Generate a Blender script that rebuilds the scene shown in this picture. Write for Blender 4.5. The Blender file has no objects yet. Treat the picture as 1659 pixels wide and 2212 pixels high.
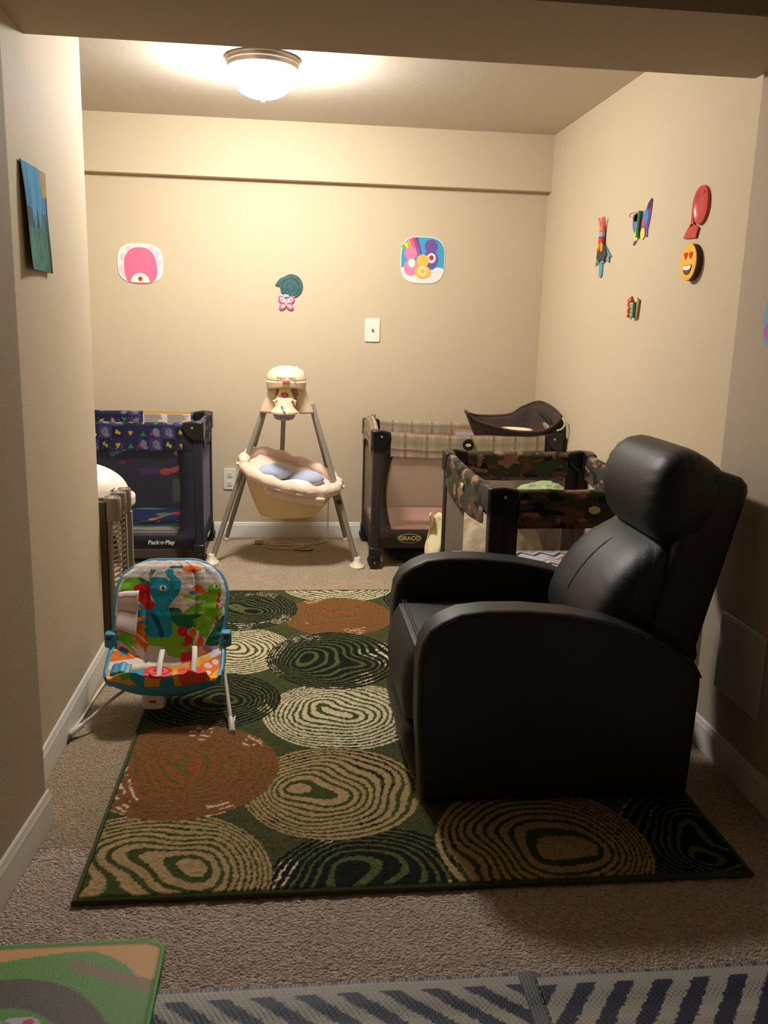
import bpy, bmesh, math, random
import numpy as np
from mathutils import Vector, Matrix
C = bpy.context.scene.collection
PI = math.pi
rng = np.random.RandomState(7)

# ------------------------------------------------------------ camera, world, exposure
FPX, PITCH, YAW, ROLL, CAMH = 1883.165, 0.21308835, 0.10988619, 0.02815386, 1.25
cam = bpy.data.cameras.new('camera'); cam_o = bpy.data.objects.new('camera', cam); C.objects.link(cam_o)
_f = Vector((math.sin(YAW)*math.cos(PITCH), math.cos(YAW)*math.cos(PITCH), -math.sin(PITCH)))
_r = _f.cross(Vector((0, 0, 1))).normalized(); _u = _r.cross(_f)
_r2 = math.cos(ROLL)*_r + math.sin(ROLL)*_u; _u2 = -math.sin(ROLL)*_r + math.cos(ROLL)*_u
mw = Matrix((( _r2.x, _u2.x, -_f.x, 0), (_r2.y, _u2.y, -_f.y, 0), (_r2.z, _u2.z, -_f.z, CAMH), (0, 0, 0, 1)))
cam_o.matrix_world = mw
cam.sensor_fit = 'VERTICAL'; cam.sensor_height = 32.0; cam.lens = 32.0*FPX/2212.0
cam.clip_start = 0.05
bpy.context.scene.camera = cam_o
w = bpy.data.worlds.new('world'); bpy.context.scene.world = w; w.use_nodes = True
w.node_tree.nodes['Background'].inputs[0].default_value = (1.0, .8, .6, 1); w.node_tree.nodes['Background'].inputs[1].default_value = 0.01
vs = bpy.context.scene.view_settings
vs.view_transform = 'Standard'; vs.look = 'None'; vs.gamma = 1; vs.use_curve_mapping = False; vs.exposure = 0.18
LAMP_COL = (1.0, 0.97, 0.92, 1); LAMP_STR = 218.0
LAMP_POS = (-0.118, 3.86, 2.28)

# ------------------------------------------------------------ materials
def lin(c):
    return tuple((x/255/12.92 if x/255 <= .04045 else ((x/255+.055)/1.055)**2.4) for x in c)
_mc = {}
def M(name, col, rough=.6, metal=0, bump=None, var=None, spec=.5, sheen=0, vc=False, alpha=1, emit=0):
    if name in _mc: return _mc[name]
    m = bpy.data.materials.new(name); m.use_nodes = True; nt = m.node_tree; N = nt.nodes; L = nt.links
    b = N['Principled BSDF']; c = lin(col) + (1,)
    b.inputs['Base Color'].default_value = c; b.inputs['Roughness'].default_value = rough
    b.inputs['Metallic'].default_value = metal; b.inputs['Specular IOR Level'].default_value = spec
    if sheen: b.inputs['Sheen Weight'].default_value = sheen
    tc = N.new('ShaderNodeTexCoord'); src = None
    if vc:
        a = N.new('ShaderNodeAttribute'); a.attribute_name = 'Col'; src = a.outputs['Color']
    if var:   # (scale, amount)
        n = N.new('ShaderNodeTexNoise'); n.inputs['Scale'].default_value = var[0]; n.inputs['Detail'].default_value = 4
        L.new(tc.outputs['Object'], n.inputs['Vector'])
        mr = N.new('ShaderNodeMapRange'); mr.inputs['To Min'].default_value = 1-var[1]; mr.inputs['To Max'].default_value = 1+var[1]
        L.new(n.outputs['Fac'], mr.inputs['Value'])
        mx = N.new('ShaderNodeVectorMath'); mx.operation = 'SCALE'; mx.inputs[0].default_value = c[:3]
        if src: L.new(src, mx.inputs[0])
        L.new(mr.outputs['Result'], mx.inputs['Scale']); src = mx.outputs['Vector']
    if src: L.new(src, b.inputs['Base Color'])
    if bump:  # (scale, distance)
        n2 = N.new('ShaderNodeTexNoise'); n2.inputs['Scale'].default_value = bump[0]; n2.inputs['Detail'].default_value = 5
        L.new(tc.outputs['Object'], n2.inputs['Vector'])
        bp = N.new('ShaderNodeBump'); bp.inputs['Distance'].default_value = bump[1]; bp.inputs['Strength'].default_value = 1
        L.new(n2.outputs['Fac'], bp.inputs['Height']); L.new(bp.outputs['Normal'], b.inputs['Normal'])
    if emit:
        b.inputs['Emission Color'].default_value = c; b.inputs['Emission Strength'].default_value = emit
    if alpha < 1:   # woven mesh netting: fine holes between the threads
        tr = N.new('ShaderNodeBsdfTransparent'); mix = N.new('ShaderNodeMixShader'); out = N['Material Output']
        mix.inputs[0].default_value = alpha
        L.new(tr.outputs[0], mix.inputs[1]); L.new(b.outputs[0], mix.inputs[2]); L.new(mix.outputs[0], out.inputs['Surface'])
    _mc[name] = m; return m

def ramp_mat(name, build, rough=.8):
    m = bpy.data.materials.new(name); m.use_nodes = True; nt = m.node_tree
    b = nt.nodes['Principled BSDF']; b.inputs['Roughness'].default_value = rough
    build(nt, nt.nodes, nt.links, b); return m

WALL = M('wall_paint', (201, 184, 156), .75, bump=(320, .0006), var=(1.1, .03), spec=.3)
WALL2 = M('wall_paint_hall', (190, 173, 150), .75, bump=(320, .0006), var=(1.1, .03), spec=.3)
CEIL = M('ceiling_paint', (206, 196, 180), .85, bump=(200, .0008), spec=.2)
TRIM = M('trim_paint', (222, 216, 206), .45)

def carpet(name, c1, c2, sc):
    def bld(nt, N, L, b):
        tc = N.new('ShaderNodeTexCoord')
        n = N.new('ShaderNodeTexNoise'); n.inputs['Scale'].default_value = sc; n.inputs['Detail'].default_value = 6; n.inputs['Roughness'].default_value = .7
        v = N.new('ShaderNodeTexVoronoi'); v.inputs['Scale'].default_value = sc*1.4
        n3 = N.new('ShaderNodeTexNoise'); n3.inputs['Scale'].default_value = 9; n3.inputs['Detail'].default_value = 3
        for x in (n, v, n3): L.new(tc.outputs['Object'], x.inputs['Vector'])
        r = N.new('ShaderNodeValToRGB'); r.color_ramp.elements[0].position = .33; r.color_ramp.elements[1].position = .66
        r.color_ramp.elements[0].color = lin(c1)+(1,); r.color_ramp.elements[1].color = lin(c2)+(1,)
        L.new(n.outputs['Fac'], r.inputs[0])
        mr = N.new('ShaderNodeMapRange'); mr.inputs['To Min'].default_value = .86; mr.inputs['To Max'].default_value = 1.12
        L.new(n3.outputs['Fac'], mr.inputs['Value'])
        sm = N.new('ShaderNodeVectorMath'); sm.operation = 'SCALE'; L.new(r.outputs[0], sm.inputs[0]); L.new(mr.outputs[0], sm.inputs['Scale'])
        L.new(sm.outputs[0], b.inputs['Base Color'])
        ad = N.new('ShaderNodeMath'); ad.operation = 'SUBTRACT'; L.new(n.outputs['Fac'], ad.inputs[0]); L.new(v.outputs['Distance'], ad.inputs[1])
        bp = N.new('ShaderNodeBump'); bp.inputs['Distance'].default_value = .012; bp.inputs['Strength'].default_value = 1
        L.new(ad.outputs[0], bp.inputs['Height']); L.new(bp.outputs[0], b.inputs['Normal'])
        b.inputs['Specular IOR Level'].default_value = .1
        b.inputs['Sheen Weight'].default_value = .2
    return ramp_mat(name, bld, .95)
CARPET_FAR = carpet('tan_carpet', (168, 140, 106), (240, 214, 176), 130)
CARPET_NEAR = carpet('pinkish_carpet', (186, 154, 136), (248, 226, 208), 105)

# ------------------------------------------------------------ mesh helpers
def wl(o):
    v = Vector((0, 0, 0))
    while o: v += o.location; o = o.parent
    return v
def finish(o, name, mats, parent, bevel, subsurf, sharp, solid):
    me = o.data
    for m in (mats if isinstance(mats, (list, tuple)) else [mats]): me.materials.append(m)
    me.shade_smooth()
    if sharp: me.set_sharp_from_angle(angle=math.radians(sharp))
    if solid:
        md = o.modifiers.new('thickness', 'SOLIDIFY'); md.thickness = solid; md.offset = 0
    if bevel:
        md = o.modifiers.new('bevel', 'BEVEL'); md.width = bevel; md.segments = 3; md.limit_method = 'ANGLE'; md.angle_limit = math.radians(40)
        md.harden_normals = False
    if subsurf:
        md = o.modifiers.new('subdiv', 'SUBSURF'); md.levels = md.render_levels = subsurf
def obj(name, bm, mats, parent=None, bevel=0, subsurf=0, sharp=35, solid=0):
    bmesh.ops.recalc_face_normals(bm, faces=bm.faces[:]) if not solid else None
    if parent: off = wl(parent)
    else:
        xs = [v.co for v in bm.verts]
        off = Vector((sum(c.x for c in xs)/len(xs), sum(c.y for c in xs)/len(xs), min(c.z for c in xs)))
    for v in bm.verts: v.co -= off
    me = bpy.data.meshes.new(name); bm.to_mesh(me); bm.free()
    o = bpy.data.objects.new(name, me); C.objects.link(o)
    if parent: o.parent = parent
    else: o.location = off
    finish(o, name, mats, parent, bevel, subsurf, sharp, solid)
    return o
def tag(o, label, cat, group=None):
    o['label'] = label; o['category'] = cat
    if group: o['group'] = group
    return o
def thing(name, label, cat, loc=(0, 0, 0), group=None):
    o = bpy.data.objects.new(name, None); C.objects.link(o); o.location = loc; o.empty_display_size = .05
    return tag(o, label, cat, group)
def struct(name, bm, m, **k):
    o = obj(name, bm, m, **k); o['kind'] = 'structure'; return o
def B(): return bmesh.new()
def box(bm, x0, x1, y0, y1, z0, z1, rot=None, mi=0):
    c = Vector(((x0+x1)/2, (y0+y1)/2, (z0+z1)/2))
    m = Matrix.Translation(c) @ (rot.to_4x4() if rot else Matrix.Identity(4)) @ Matrix.Diagonal((x1-x0, y1-y0, z1-z0, 1))
    r = bmesh.ops.create_cube(bm, size=1, matrix=m)
    if mi:
        for f in {f for v in r['verts'] for f in v.link_faces}: f.material_index = mi
    return bm
def frames(pts, closed=False):
    n = len(pts); out = []; up = None
    for i in range(n):
        if closed: t = pts[(i+1) % n]-pts[i-1]
        else: t = pts[min(i+1, n-1)]-pts[max(i-1, 0)]
        t = t.normalized()
        if up is None:
            up = Vector((0, 0, 1)) if abs(t.z) < .9 else Vector((0, 1, 0))
        a = t.cross(up).normalized(); up = a.cross(t).normalized(); out.append((a, up))
    return out
def tube(bm, pts, r, seg=10, closed=False, flat=1.0, cap=True):
    pts = [Vector(p) for p in pts]; fr = frames(pts, closed); rings = []
    for i, (p, (a, u)) in enumerate(zip(pts, fr)):
        rr = r[i] if isinstance(r, (list, tuple)) else r
        rings.append([bm.verts.new(p + a*math.cos(2*PI*k/seg)*rr + u*math.sin(2*PI*k/seg)*rr*flat) for k in range(seg)])
    m = len(rings)
    for i in range(m if closed else m-1):
        A, Bq = rings[i], rings[(i+1) % m]
        for k in range(seg): bm.faces.new((A[k], A[(k+1) % seg], Bq[(k+1) % seg], Bq[k]))
    if cap and not closed:
        bm.faces.new(rings[0]); bm.faces.new(rings[-1][::-1])
    return bm
def smooth_path(pts, n=8, closed=False):
    P = [Vector(p) for p in pts]; out = []; m = len(P)
    for i in range(m if closed else m-1):
        g = (lambda j: P[j % m]) if closed else (lambda j: P[max(0, min(m-1, j))])
        p0, p1, p2, p3 = g(i-1), g(i), g(i+1), g(i+2)
        for k in range(n):
            t = k/n
            out.append(.5*((2*p1)+(p2-p0)*t+(2*p0-5*p1+4*p2-p3)*t*t+(3*p1-3*p2+p3-p0)*t**3))
    if not closed: out.append(P[-1])
    return out
def sp2(pts, n=8, closed=True):
    return [(v.x, v.y) for v in smooth_path([(a, b, 0) for a, b in pts], n, closed)]
def lathe(bm, prof, c=(0, 0, 0), seg=32, M4=None, sx=1, sy=1):
    c = Vector(c); rings = []
    for r, z in prof:
        ring = []
        for k in range(seg):
            p = Vector((r*math.cos(2*PI*k/seg)*sx, r*math.sin(2*PI*k/seg)*sy, z))
            if M4: p = M4 @ p
            ring.append(bm.verts.new(p+c))
        rings.append(ring)
    for A, Bq in zip(rings, rings[1:]):
        for k in range(seg): bm.faces.new((A[k], A[(k+1) % seg], Bq[(k+1) % seg], Bq[k]))
    if prof[0][0] > 1e-6: bm.faces.new(rings[0][::-1])
    if prof[-1][0] > 1e-6: bm.faces.new(rings[-1])
    bmesh.ops.remove_doubles(bm, verts=bm.verts[:], dist=1e-6)
    return bm
def prism(bm, poly, f0, f1):
    """poly of 2D points; f0/f1 map (a,b)->3D for both caps"""
    A = [bm.verts.new(f0(a, b)) for a, b in poly]; Bq = [bm.verts.new(f1(a, b)) for a, b in poly]
    n = len(poly); bm.faces.new(A[::-1]); bm.faces.new(Bq)
    for i in range(n): bm.faces.new((A[i], A[(i+1) % n], Bq[(i+1) % n], Bq[i]))
    return bm
def prismY(bm, poly, y0, y1): return prism(bm, poly, lambda a, b: (a, y0, b), lambda a, b: (a, y1, b))
def grid(bm, fn, nu, nv, wrap_u=False):
    vs_ = [[bm.verts.new(fn(i/(nu if wrap_u else nu-1), j/(nv-1))) for i in range(nu)] for j in range(nv)]
    for j in range(nv-1):
        for i in range(nu if wrap_u else nu-1):
            bm.faces.new((vs_[j][i], vs_[j][(i+1) % nu], vs_[j+1][(i+1) % nu], vs_[j+1][i]))
    return bm
def ellipse(cx, cy, rx, ry, n=24, rot=0, a0=0, a1=2*PI):
    full = abs(a1-a0-2*PI) < 1e-6
    out = []
    for k in range(n):
        t = a0+(a1-a0)*k/(n if full else n-1); x, y = rx*math.cos(t), ry*math.sin(t)
        out.append((cx+x*math.cos(rot)-y*math.sin(rot), cy+x*math.sin(rot)+y*math.cos(rot)))
    return out
def superell(cx, cy, rx, ry, p=4, n=48):
    out = []
    for k in range(n):
        t = 2*PI*k/n; c, s = math.cos(t), math.sin(t)
        out.append((cx+rx*math.copysign(abs(c)**(2/p), c), cy+ry*math.copysign(abs(s)**(2/p), s)))
    return out
def npgrid(name, P, cols, mat, parent=None, sharp=0, solid=0):
    """P: (nv,nu,3) numpy, cols: (nv,nu,3) linear colours"""
    nv, nu = P.shape[:2]; P = P.reshape(-1, 3).astype(float)
    off = np.array(wl(parent)) if parent else np.array([P[:, 0].mean(), P[:, 1].mean(), P[:, 2].min()])
    idx = np.arange(nu*nv).reshape(nv, nu)
    F = np.stack([idx[:-1, :-1], idx[:-1, 1:], idx[1:, 1:], idx[1:, :-1]], -1).reshape(-1, 4)
    me = bpy.data.meshes.new(name); me.vertices.add(len(P)); me.vertices.foreach_set('co', (P-off).ravel())
    me.loops.add(F.size); me.loops.foreach_set('vertex_index', F.ravel().astype(np.int32))
    me.polygons.add(len(F)); me.polygons.foreach_set('loop_start', np.arange(0, F.size, 4, dtype=np.int32))
    me.update(calc_edges=True)
    if cols is not None:
        at = me.color_attributes.new('Col', 'FLOAT_COLOR', 'POINT')
        cc = np.ones((len(P), 4)); cc[:, :3] = cols.reshape(-1, 3); at.data.foreach_set('color', cc.ravel())
    o = bpy.data.objects.new(name, me); C.objects.link(o)
    if parent: o.parent = parent
    else: o.location = off
    me.materials.append(mat); me.shade_smooth()
    if solid:
        md = o.modifiers.new('thickness', 'SOLIDIFY'); md.thickness = solid; md.offset = -1
    return o
def inpoly(X, Y, poly):
    r = np.zeros(X.shape, bool); n = len(poly)
    for i in range(n):
        x0, y0 = poly[i-1]; x1, y1 = poly[i]
        if y0 == y1: continue
        c = ((y0 > Y) != (y1 > Y)) & (X < (x1-x0)*(Y-y0)/(y1-y0)+x0); r ^= c
    return r
def paint(X, Y, base, shapes):
    out = np.zeros(X.shape+(3,)); out[:] = lin(base) if isinstance(base, tuple) else base
    for col, poly in shapes:
        out[inpoly(X, Y, poly)] = lin(col)
    return out
def text(name, s, size, M4, mat, parent, depth=.0006, bold=0, sx=1.0, shear=0):
    cu = bpy.data.curves.new('tmp', 'FONT'); cu.body = s; cu.size = size; cu.align_x = 'CENTER'; cu.align_y = 'CENTER'
    cu.extrude = depth; cu.offset = bold; cu.shear = shear
    t = bpy.data.objects.new('tmp', cu); C.objects.link(t)
    dg = bpy.context.evaluated_depsgraph_get(); dg.update()
    me = bpy.data.meshes.new_from_object(t.evaluated_get(dg)); bpy.data.objects.remove(t)
    me.name = name; off = wl(parent)
    for v in me.vertices:
        v.co = M4 @ Vector((v.co.x*sx, v.co.y, v.co.z)) - off
    me.materials.clear(); me.materials.append(mat)
    o = bpy.data.objects.new(name, me); C.objects.link(o); o.parent = parent; return o
def facingY(x, y, z):   # text plane looking toward -Y (to the camera)
    return Matrix(((1, 0, 0, x), (0, 0, -1, y), (0, 1, 0, z), (0, 0, 0, 1)))
def copy_tree(o, parent=None):
    c = o.copy(); C.objects.link(c); c.parent = parent
    for ch in list(o.children): copy_tree(ch, c)
    return c

# ------------------------------------------------------------ the setting
XL, XR, YB, ZC = -.67, 1.43, 5.03, 2.28
HX = 1.265            # hall wall, right
def wallbox(name, x0, x1, y0, y1, z0, z1, m): return struct(name, box(B(), x0, x1, y0, y1, z0, z1), m, sharp=30)
wallbox('wall_back', -2.0, 1.6, YB, YB+.1, 0, ZC, WALL)
wallbox('trim_1', -1.9, XR, YB-.062, YB, 1.987, ZC, WALL)       # the shallow boxed ledge under the ceiling
wallbox('wall_right', XR, XR+.2, 2.43, YB, 0, ZC, WALL)
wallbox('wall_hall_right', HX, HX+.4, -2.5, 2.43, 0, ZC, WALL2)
wallbox('wall_left', XL-.11, XL, 2.04, 3.09, 0, ZC, WALL)
wallbox('wall_far_left', -2.0, -1.9, 2.9, YB, 0, ZC, WALL)
wallbox('wall_side_left', -2.0, XL-.1, 2.9, 3.0, 0, ZC, WALL)
bm = B()   # hall wall on the left, slightly flared
prism(bm, [(-.60, 2.04), (-.60-4.5*math.tan(math.radians(3.88)), -2.46), (-1.4, -2.46), (-1.4, 2.04)], lambda a, b: (a, b, 0), lambda a, b: (a, b, ZC))
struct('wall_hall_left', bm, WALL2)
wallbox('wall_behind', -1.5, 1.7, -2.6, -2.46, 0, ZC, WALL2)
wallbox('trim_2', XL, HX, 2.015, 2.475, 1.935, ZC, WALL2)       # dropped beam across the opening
bpy.data.objects['trim_2']['label'] = 'dropped beam across the opening'
wallbox('ceiling', -2.0, 1.6, 2.4, YB+.1, ZC, ZC+.1, CEIL)
wallbox('ceiling.001', -1.5, 1.7, -2.6, 2.4, ZC, ZC+.1, CEIL)
def carpet_floor(name, x0, x1, y0, y1, fx0, fx1, fy0, fy1, m, seed, amp):
    bm = B(); box(bm, x0, x1, y0, y1, -.12, -.006); o = struct(name, bm, m); return o
SEAM = 1.94
def tuft(name, x0, x1, y0, y1, step, m, amp, seed):
    r = np.random.RandomState(seed); nx, ny = int((x1-x0)/step)+1, int((y1-y0)/step)+1
    X, Y = np.meshgrid(np.linspace(x0, x1, nx), np.linspace(y0, y1, ny))
    H = r.rand(ny, nx)
    k = H.copy()
    for s in ((0, 1), (1, 0), (0, -1), (-1, 0)): k += np.roll(H, s, (0, 1))
    k = (k/5-.5)*2
    H2 = r.rand(ny//6+2, nx//6+2); iy = np.clip((np.arange(ny)/6), 0, ny//6); ix = np.clip(np.arange(nx)/6, 0, nx//6)
    y0i = iy.astype(int); x0i = ix.astype(int); fy = (iy-y0i)[:, None]; fx = (ix-x0i)[None]
    L = (H2[np.ix_(y0i, x0i)]*(1-fy)*(1-fx)+H2[np.ix_(y0i+1, x0i)]*fy*(1-fx)+H2[np.ix_(y0i, x0i+1)]*(1-fy)*fx+H2[np.ix_(y0i+1, x0i+1)]*fy*fx)
    Z = amp*(k*1.0+(L-.5)*.8)-amp*.6
    o = npgrid(name, np.stack([X, Y, Z], -1), None, m); o['kind'] = 'structure'; return o
tuft('floor', -2.0, 1.6, SEAM, YB+.05, .012, CARPET_FAR, .0022, 1)
tuft('floor.001', -1.0, 1.35, .9, SEAM, .006, CARPET_NEAR, .0035, 2)
struct('floor.002', box(B(), -1.6, 1.7, -2.6, .9, -.1, -.004), CARPET_NEAR)
def baseboard(name, p0, p1, nrm):
    """profiled skirting running p0->p1, nrm = direction into the room"""
    p0, p1, nrm = Vector(p0), Vector(p1), Vector(nrm).normalized()
    prof = [(0, 0), (.013, 0), (.013, .058), (.011, .066), (.0115, .072), (.0075, .080), (.006, .088), (.003, .092), (0, .092)]
    bm = B(); prism(bm, prof, lambda a, b: p0+nrm*a+Vector((0, 0, b)), lambda a, b: p1+nrm*a+Vector((0, 0, b)))
    return struct(name, bm, TRIM, sharp=20)
baseboard('baseboard_back', (-1.9, YB, 0), (XR, YB, 0), (0, -1, 0))
baseboard('baseboard_right', (XR, 2.43, 0), (XR, YB, 0), (-1, 0, 0))
baseboard('baseboard_left', (XL, 2.053, 0), (XL, 3.103, 0), (1, 0, 0))
baseboard('baseboard_left_end', (XL-.11, 3.09, 0), (XL, 3.09, 0), (0, 1, 0))
baseboard('baseboard_hall_right', (HX, -2.4, 0), (HX, 2.443, 0), (-1, 0, 0))
_t = math.tan(math.radians(3.88))
baseboard('baseboard_hall_left', (-.60+.013*_t, 2.053, 0), (-.60-4.4*_t, -2.36, 0), (1, -_t, 0))
baseboard('baseboard_hall_left_end', (XL, 2.04, 0), (-.60, 2.04, 0), (0, 1, 0))

# ------------------------------------------------------------ ceiling lamp
lx, ly, lz = LAMP_POS
t = thing('ceiling_lamp', 'lit round flush ceiling light with a frosted dome and metal ring', 'ceiling light', (lx, ly, lz-.15))
obj('lamp_ring', lathe(B(), [(.110, 0), (.150, 0), (.152, -.006), (.149, -.013), (.143, -.017), (.146, -.024), (.139, -.038), (.133, -.038), (.130, -.014), (.110, -.008)], (lx, ly, lz-.001), 64),
    M('brushed_nickel', (205, 198, 190), .35, 1), t)
GL = M('lit_frosted_glass', (255, 231, 197), .4, emit=1)
b_ = GL.node_tree.nodes['Principled BSDF']; b_.inputs['Emission Color'].default_value = LAMP_COL; b_.inputs['Emission Strength'].default_value = LAMP_STR
prof = [(0.131*math.sin(a)**.8, -.050-.098*math.cos(a)) for a in np.linspace(0, PI/2, 14)]
prof = [(max(r, 0), z) for r, z in prof]
obj('lamp_shade', lathe(B(), [(0, prof[0][1])]+prof[1:]+[(.129, -.010)], (lx, ly, lz), 48), GL, t)
obj('finial', lathe(B(), [(0, -.166), (.006, -.164), (.008, -.158), (.005, -.154), (.010, -.150), (0, -.148)], (lx, ly, lz), 20), M('brushed_nickel', (0,0,0)), t)
# ------------------------------------------------------------ area rug
def vnoise(X, Y, s, seed):
    r = np.random.RandomState(seed); G = r.rand(400, 400)
    x, y = X/s+50, Y/s+50; xi, yi = np.floor(x).astype(int), np.floor(y).astype(int); fx, fy = x-xi, y-yi
    fx = fx*fx*(3-2*fx); fy = fy*fy*(3-2*fy); g = lambda a, b: G[b % 400, a % 400]
    return (g(xi, yi)*(1-fx)+g(xi+1, yi)*fx)*(1-fy)+(g(xi, yi+1)*(1-fx)+g(xi+1, yi+1)*fx)*fy
RX0, RX1, RY0, RY1 = -.462, 1.085, 1.722, 3.95
def area_rug():
    st = .0032
    X, Y = np.meshgrid(np.arange(RX0, RX1+st, st), np.arange(RY0, RY1+st, st))
    jx = X + (vnoise(X, Y, .006, 1)-.5)*.006; jy = Y + (vnoise(X, Y, .006, 2)-.5)*.005
    GRN, DRK, TAN, CRM, RST = (68, 71, 41), (24, 26, 24), (164, 138, 98), (200, 187, 154), (128, 76, 48)
    col = np.zeros(X.shape+(3,)); col[:] = lin(GRN)
    # centre x,y, radii, eye x,y, colour, second colour, seed, ring count, wave
    D = [(.66, 3.80, .235, .25, .66, 3.80, DRK, 0, 9), (.23, 4.02, .27, .26, .23, 4.05, CRM, 1, 8), (.70, 3.30, .25, .26, .7, 3.3, CRM, 1, 9),
         (1.0, 3.5, .25, .27, 1.0, 3.5, TAN, 1, 9), (1.0, 2.95, .25, .26, 1.0, 2.9, DRK, 1, 9),
         (1.10, 1.86, .27, .26, 1.018, 1.79, DRK, 2, 8), (.205, 3.58, .24, .245, .226, 3.615, RST, 3, 9),
         (-.22, 3.19, .235, .25, -.20, 3.22, CRM, 4, 10), (-.215, 3.67, .25, .27, -.165, 3.69, DRK, 5, 10),
         (.20, 1.69, .27, .275, .15, 1.80, DRK, 6, 7), (-.325, 1.78, .29, .285, -.241, 1.836, TAN, 7, 9),
         (.17, 2.615, .255, .25, .159, 2.675, CRM, 8, 10), (.165, 3.09, .25, .285, .071, 3.078, DRK, 9, 9),
         (-.26, 2.74, .232, .228, -.232, 2.743, DRK, 10, 9), (.64, 2.62, .24, .25, .6, 2.6, RST, 3, 9), (.62, 2.25, .25, .24, .6, 2.3, DRK, 11, 9),
         (.12, 2.15, .245, .24, .024, 2.147, TAN, 12, 9), (-.29, 2.285, .262, .265, -.257, 2.303, RST, 13, 9),
         (.62, 1.865, .265, .28, .676, 1.838, TAN, 14, 9)]
    for cx, cy, rx, ry, ex, ey, c, sd, n in D:
        u, v = (jx-cx)/rx, (jy-cy)/ry; rr = np.hypot(u, v); ins = rr < 1
        # distance from the eye as a fraction of the way to the rim
        eu, ev = (ex-cx)/rx, (ey-cy)/ry; du, dv = u-eu, v-ev
        wob = 1+.16*np.sin(2*np.arctan2(dv, du)+sd)*np.exp(-3*np.hypot(du, dv))
        wx = (vnoise(X, Y, .15, 20+sd)-.5)*.85; wy = (vnoise(X, Y, .13, 60+sd)-.5)*.6
        fade = np.clip(1-rr, 0, 1)
        du, dv = du+wx*fade, dv+wy*fade
        a = du*du+dv*dv+1e-9; bq = eu*du+ev*dv; cq = eu*eu+ev*ev-1
        k = (-bq+np.sqrt(np.maximum(bq*bq-a*cq, 0)))/a
        t = np.clip(1/np.maximum(k, 1e-3), 0, 1)*1.0
        ph = (n+.5)*t**1.7 + .3
        fr = ph-np.floor(ph)
        line = fr > (.60 if c is not DRK else .66)
        cc = np.zeros(X.shape+(3,)); cc[:] = lin(c)
        cc[line] = lin((62, 72, 32) if c is not DRK else (84, 88, 46))
        if c is RST: cc[line] = lin((98, 84, 40))
        acc = line & (t > .72) & (vnoise(X, Y, .09, 90+sd) > .62) & (vnoise(X, Y, .012, 91) > .45)
        cc[acc] = lin(CRM if c is RST or c is DRK else DRK)
        cc[(t < .13)] = lin(c)
        col[ins] = cc[ins]
    edge = (X < RX0+.008) | (X > RX1-.008) | (Y < RY0+.010) | (Y > RY1-.008)
    col[edge] = lin((58, 66, 28))
    spk = vnoise(X, Y, .0045, 5); col *= (0.72+.56*spk)[..., None]
    Z = .0125 + (vnoise(X, Y, .0055, 8)-.5)*.0032 + (vnoise(X, Y, .05, 9)-.5)*.001
    Z[edge] = .009
    Z[0, :] = Z[-1, :] = .001; Z[:, 0] = Z[:, -1] = .001
    o = npgrid('area_rug', np.stack([X, Y, Z], -1), col, M('rug_pile', (255, 255, 255), .95, vc=True, spec=.1, bump=(420, .002)))
    tag(o, 'large green rug with tan, black, cream and rust ringed circles under the recliner', 'rug')
    bm = B(); tube(bm, [(RX0, RY0, .006), (RX1, RY0, .006), (RX1, RY1, .006), (RX0, RY1, .006)], .0065, 8, closed=True)
    obj('rug_binding', bm, M('rug_edge', (62, 68, 36), .9), o)
area_rug()

# ------------------------------------------------------------ woven striped mats
def woven(name, x0, x1, y0, y1, slant, per, x_off, label, hem_right):
    st = .0035
    X, Y = np.meshgrid(np.arange(x0, x1+st/2, st), np.arange(y0, y1+st/2, st))
    top = y1-Y
    col = np.zeros(X.shape+(3,)); col[:] = lin((176, 170, 158))
    band = (top > .030) & (((top-.030) % .155) < .135)
    s = ((X-x_off)+slant*(top-.03)+(vnoise(X, Y, .006, 3)-.5)*.008)/per; f = s-np.floor(s)
    navy = band & (f < .5); col[navy] = lin((36, 40, 66))
    b = (top < .009); col[b] = lin((70, 72, 84)); col[b & ((X/.008 % 1) < .35)] = lin((165, 160, 150))
    if hem_right:
        e = (x1-X) < .028; col[e] = lin((80, 84, 92)); col[e & (((x1-X)/.007 % 1) < .3)] = lin((130, 130, 130))
    tw = ((X*1.0+Y*.55)/.0105 % 1 < .32); col[tw] *= .74
    tw = ((Y)/.0072 % 1 < .3); col[tw] *= .82
    Z = .0055+.0016*np.sin(2*PI*Y/.0072)*(~b)+.001*np.sin(2*PI*(X+Y*.55)/.0105)+(vnoise(X, Y, .15, 8)-.5)*.003
    o = npgrid(name, np.stack([X, Y, Z], -1), col, M('woven_plastic', (255, 255, 255), .6, vc=True), solid=.004)
    tag(o, label, 'mat'); return o
woven('woven_mat', -.42, .478, .95, 1.449, -1.1, .081, .012, 'navy and grey woven striped mat at the lower left, left of the hem seam', True)
woven('woven_mat', .484, 1.24, .95, 1.442, .78, .0775, .018, 'navy and grey woven striped mat at the lower right, right of the hem seam', False)

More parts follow.
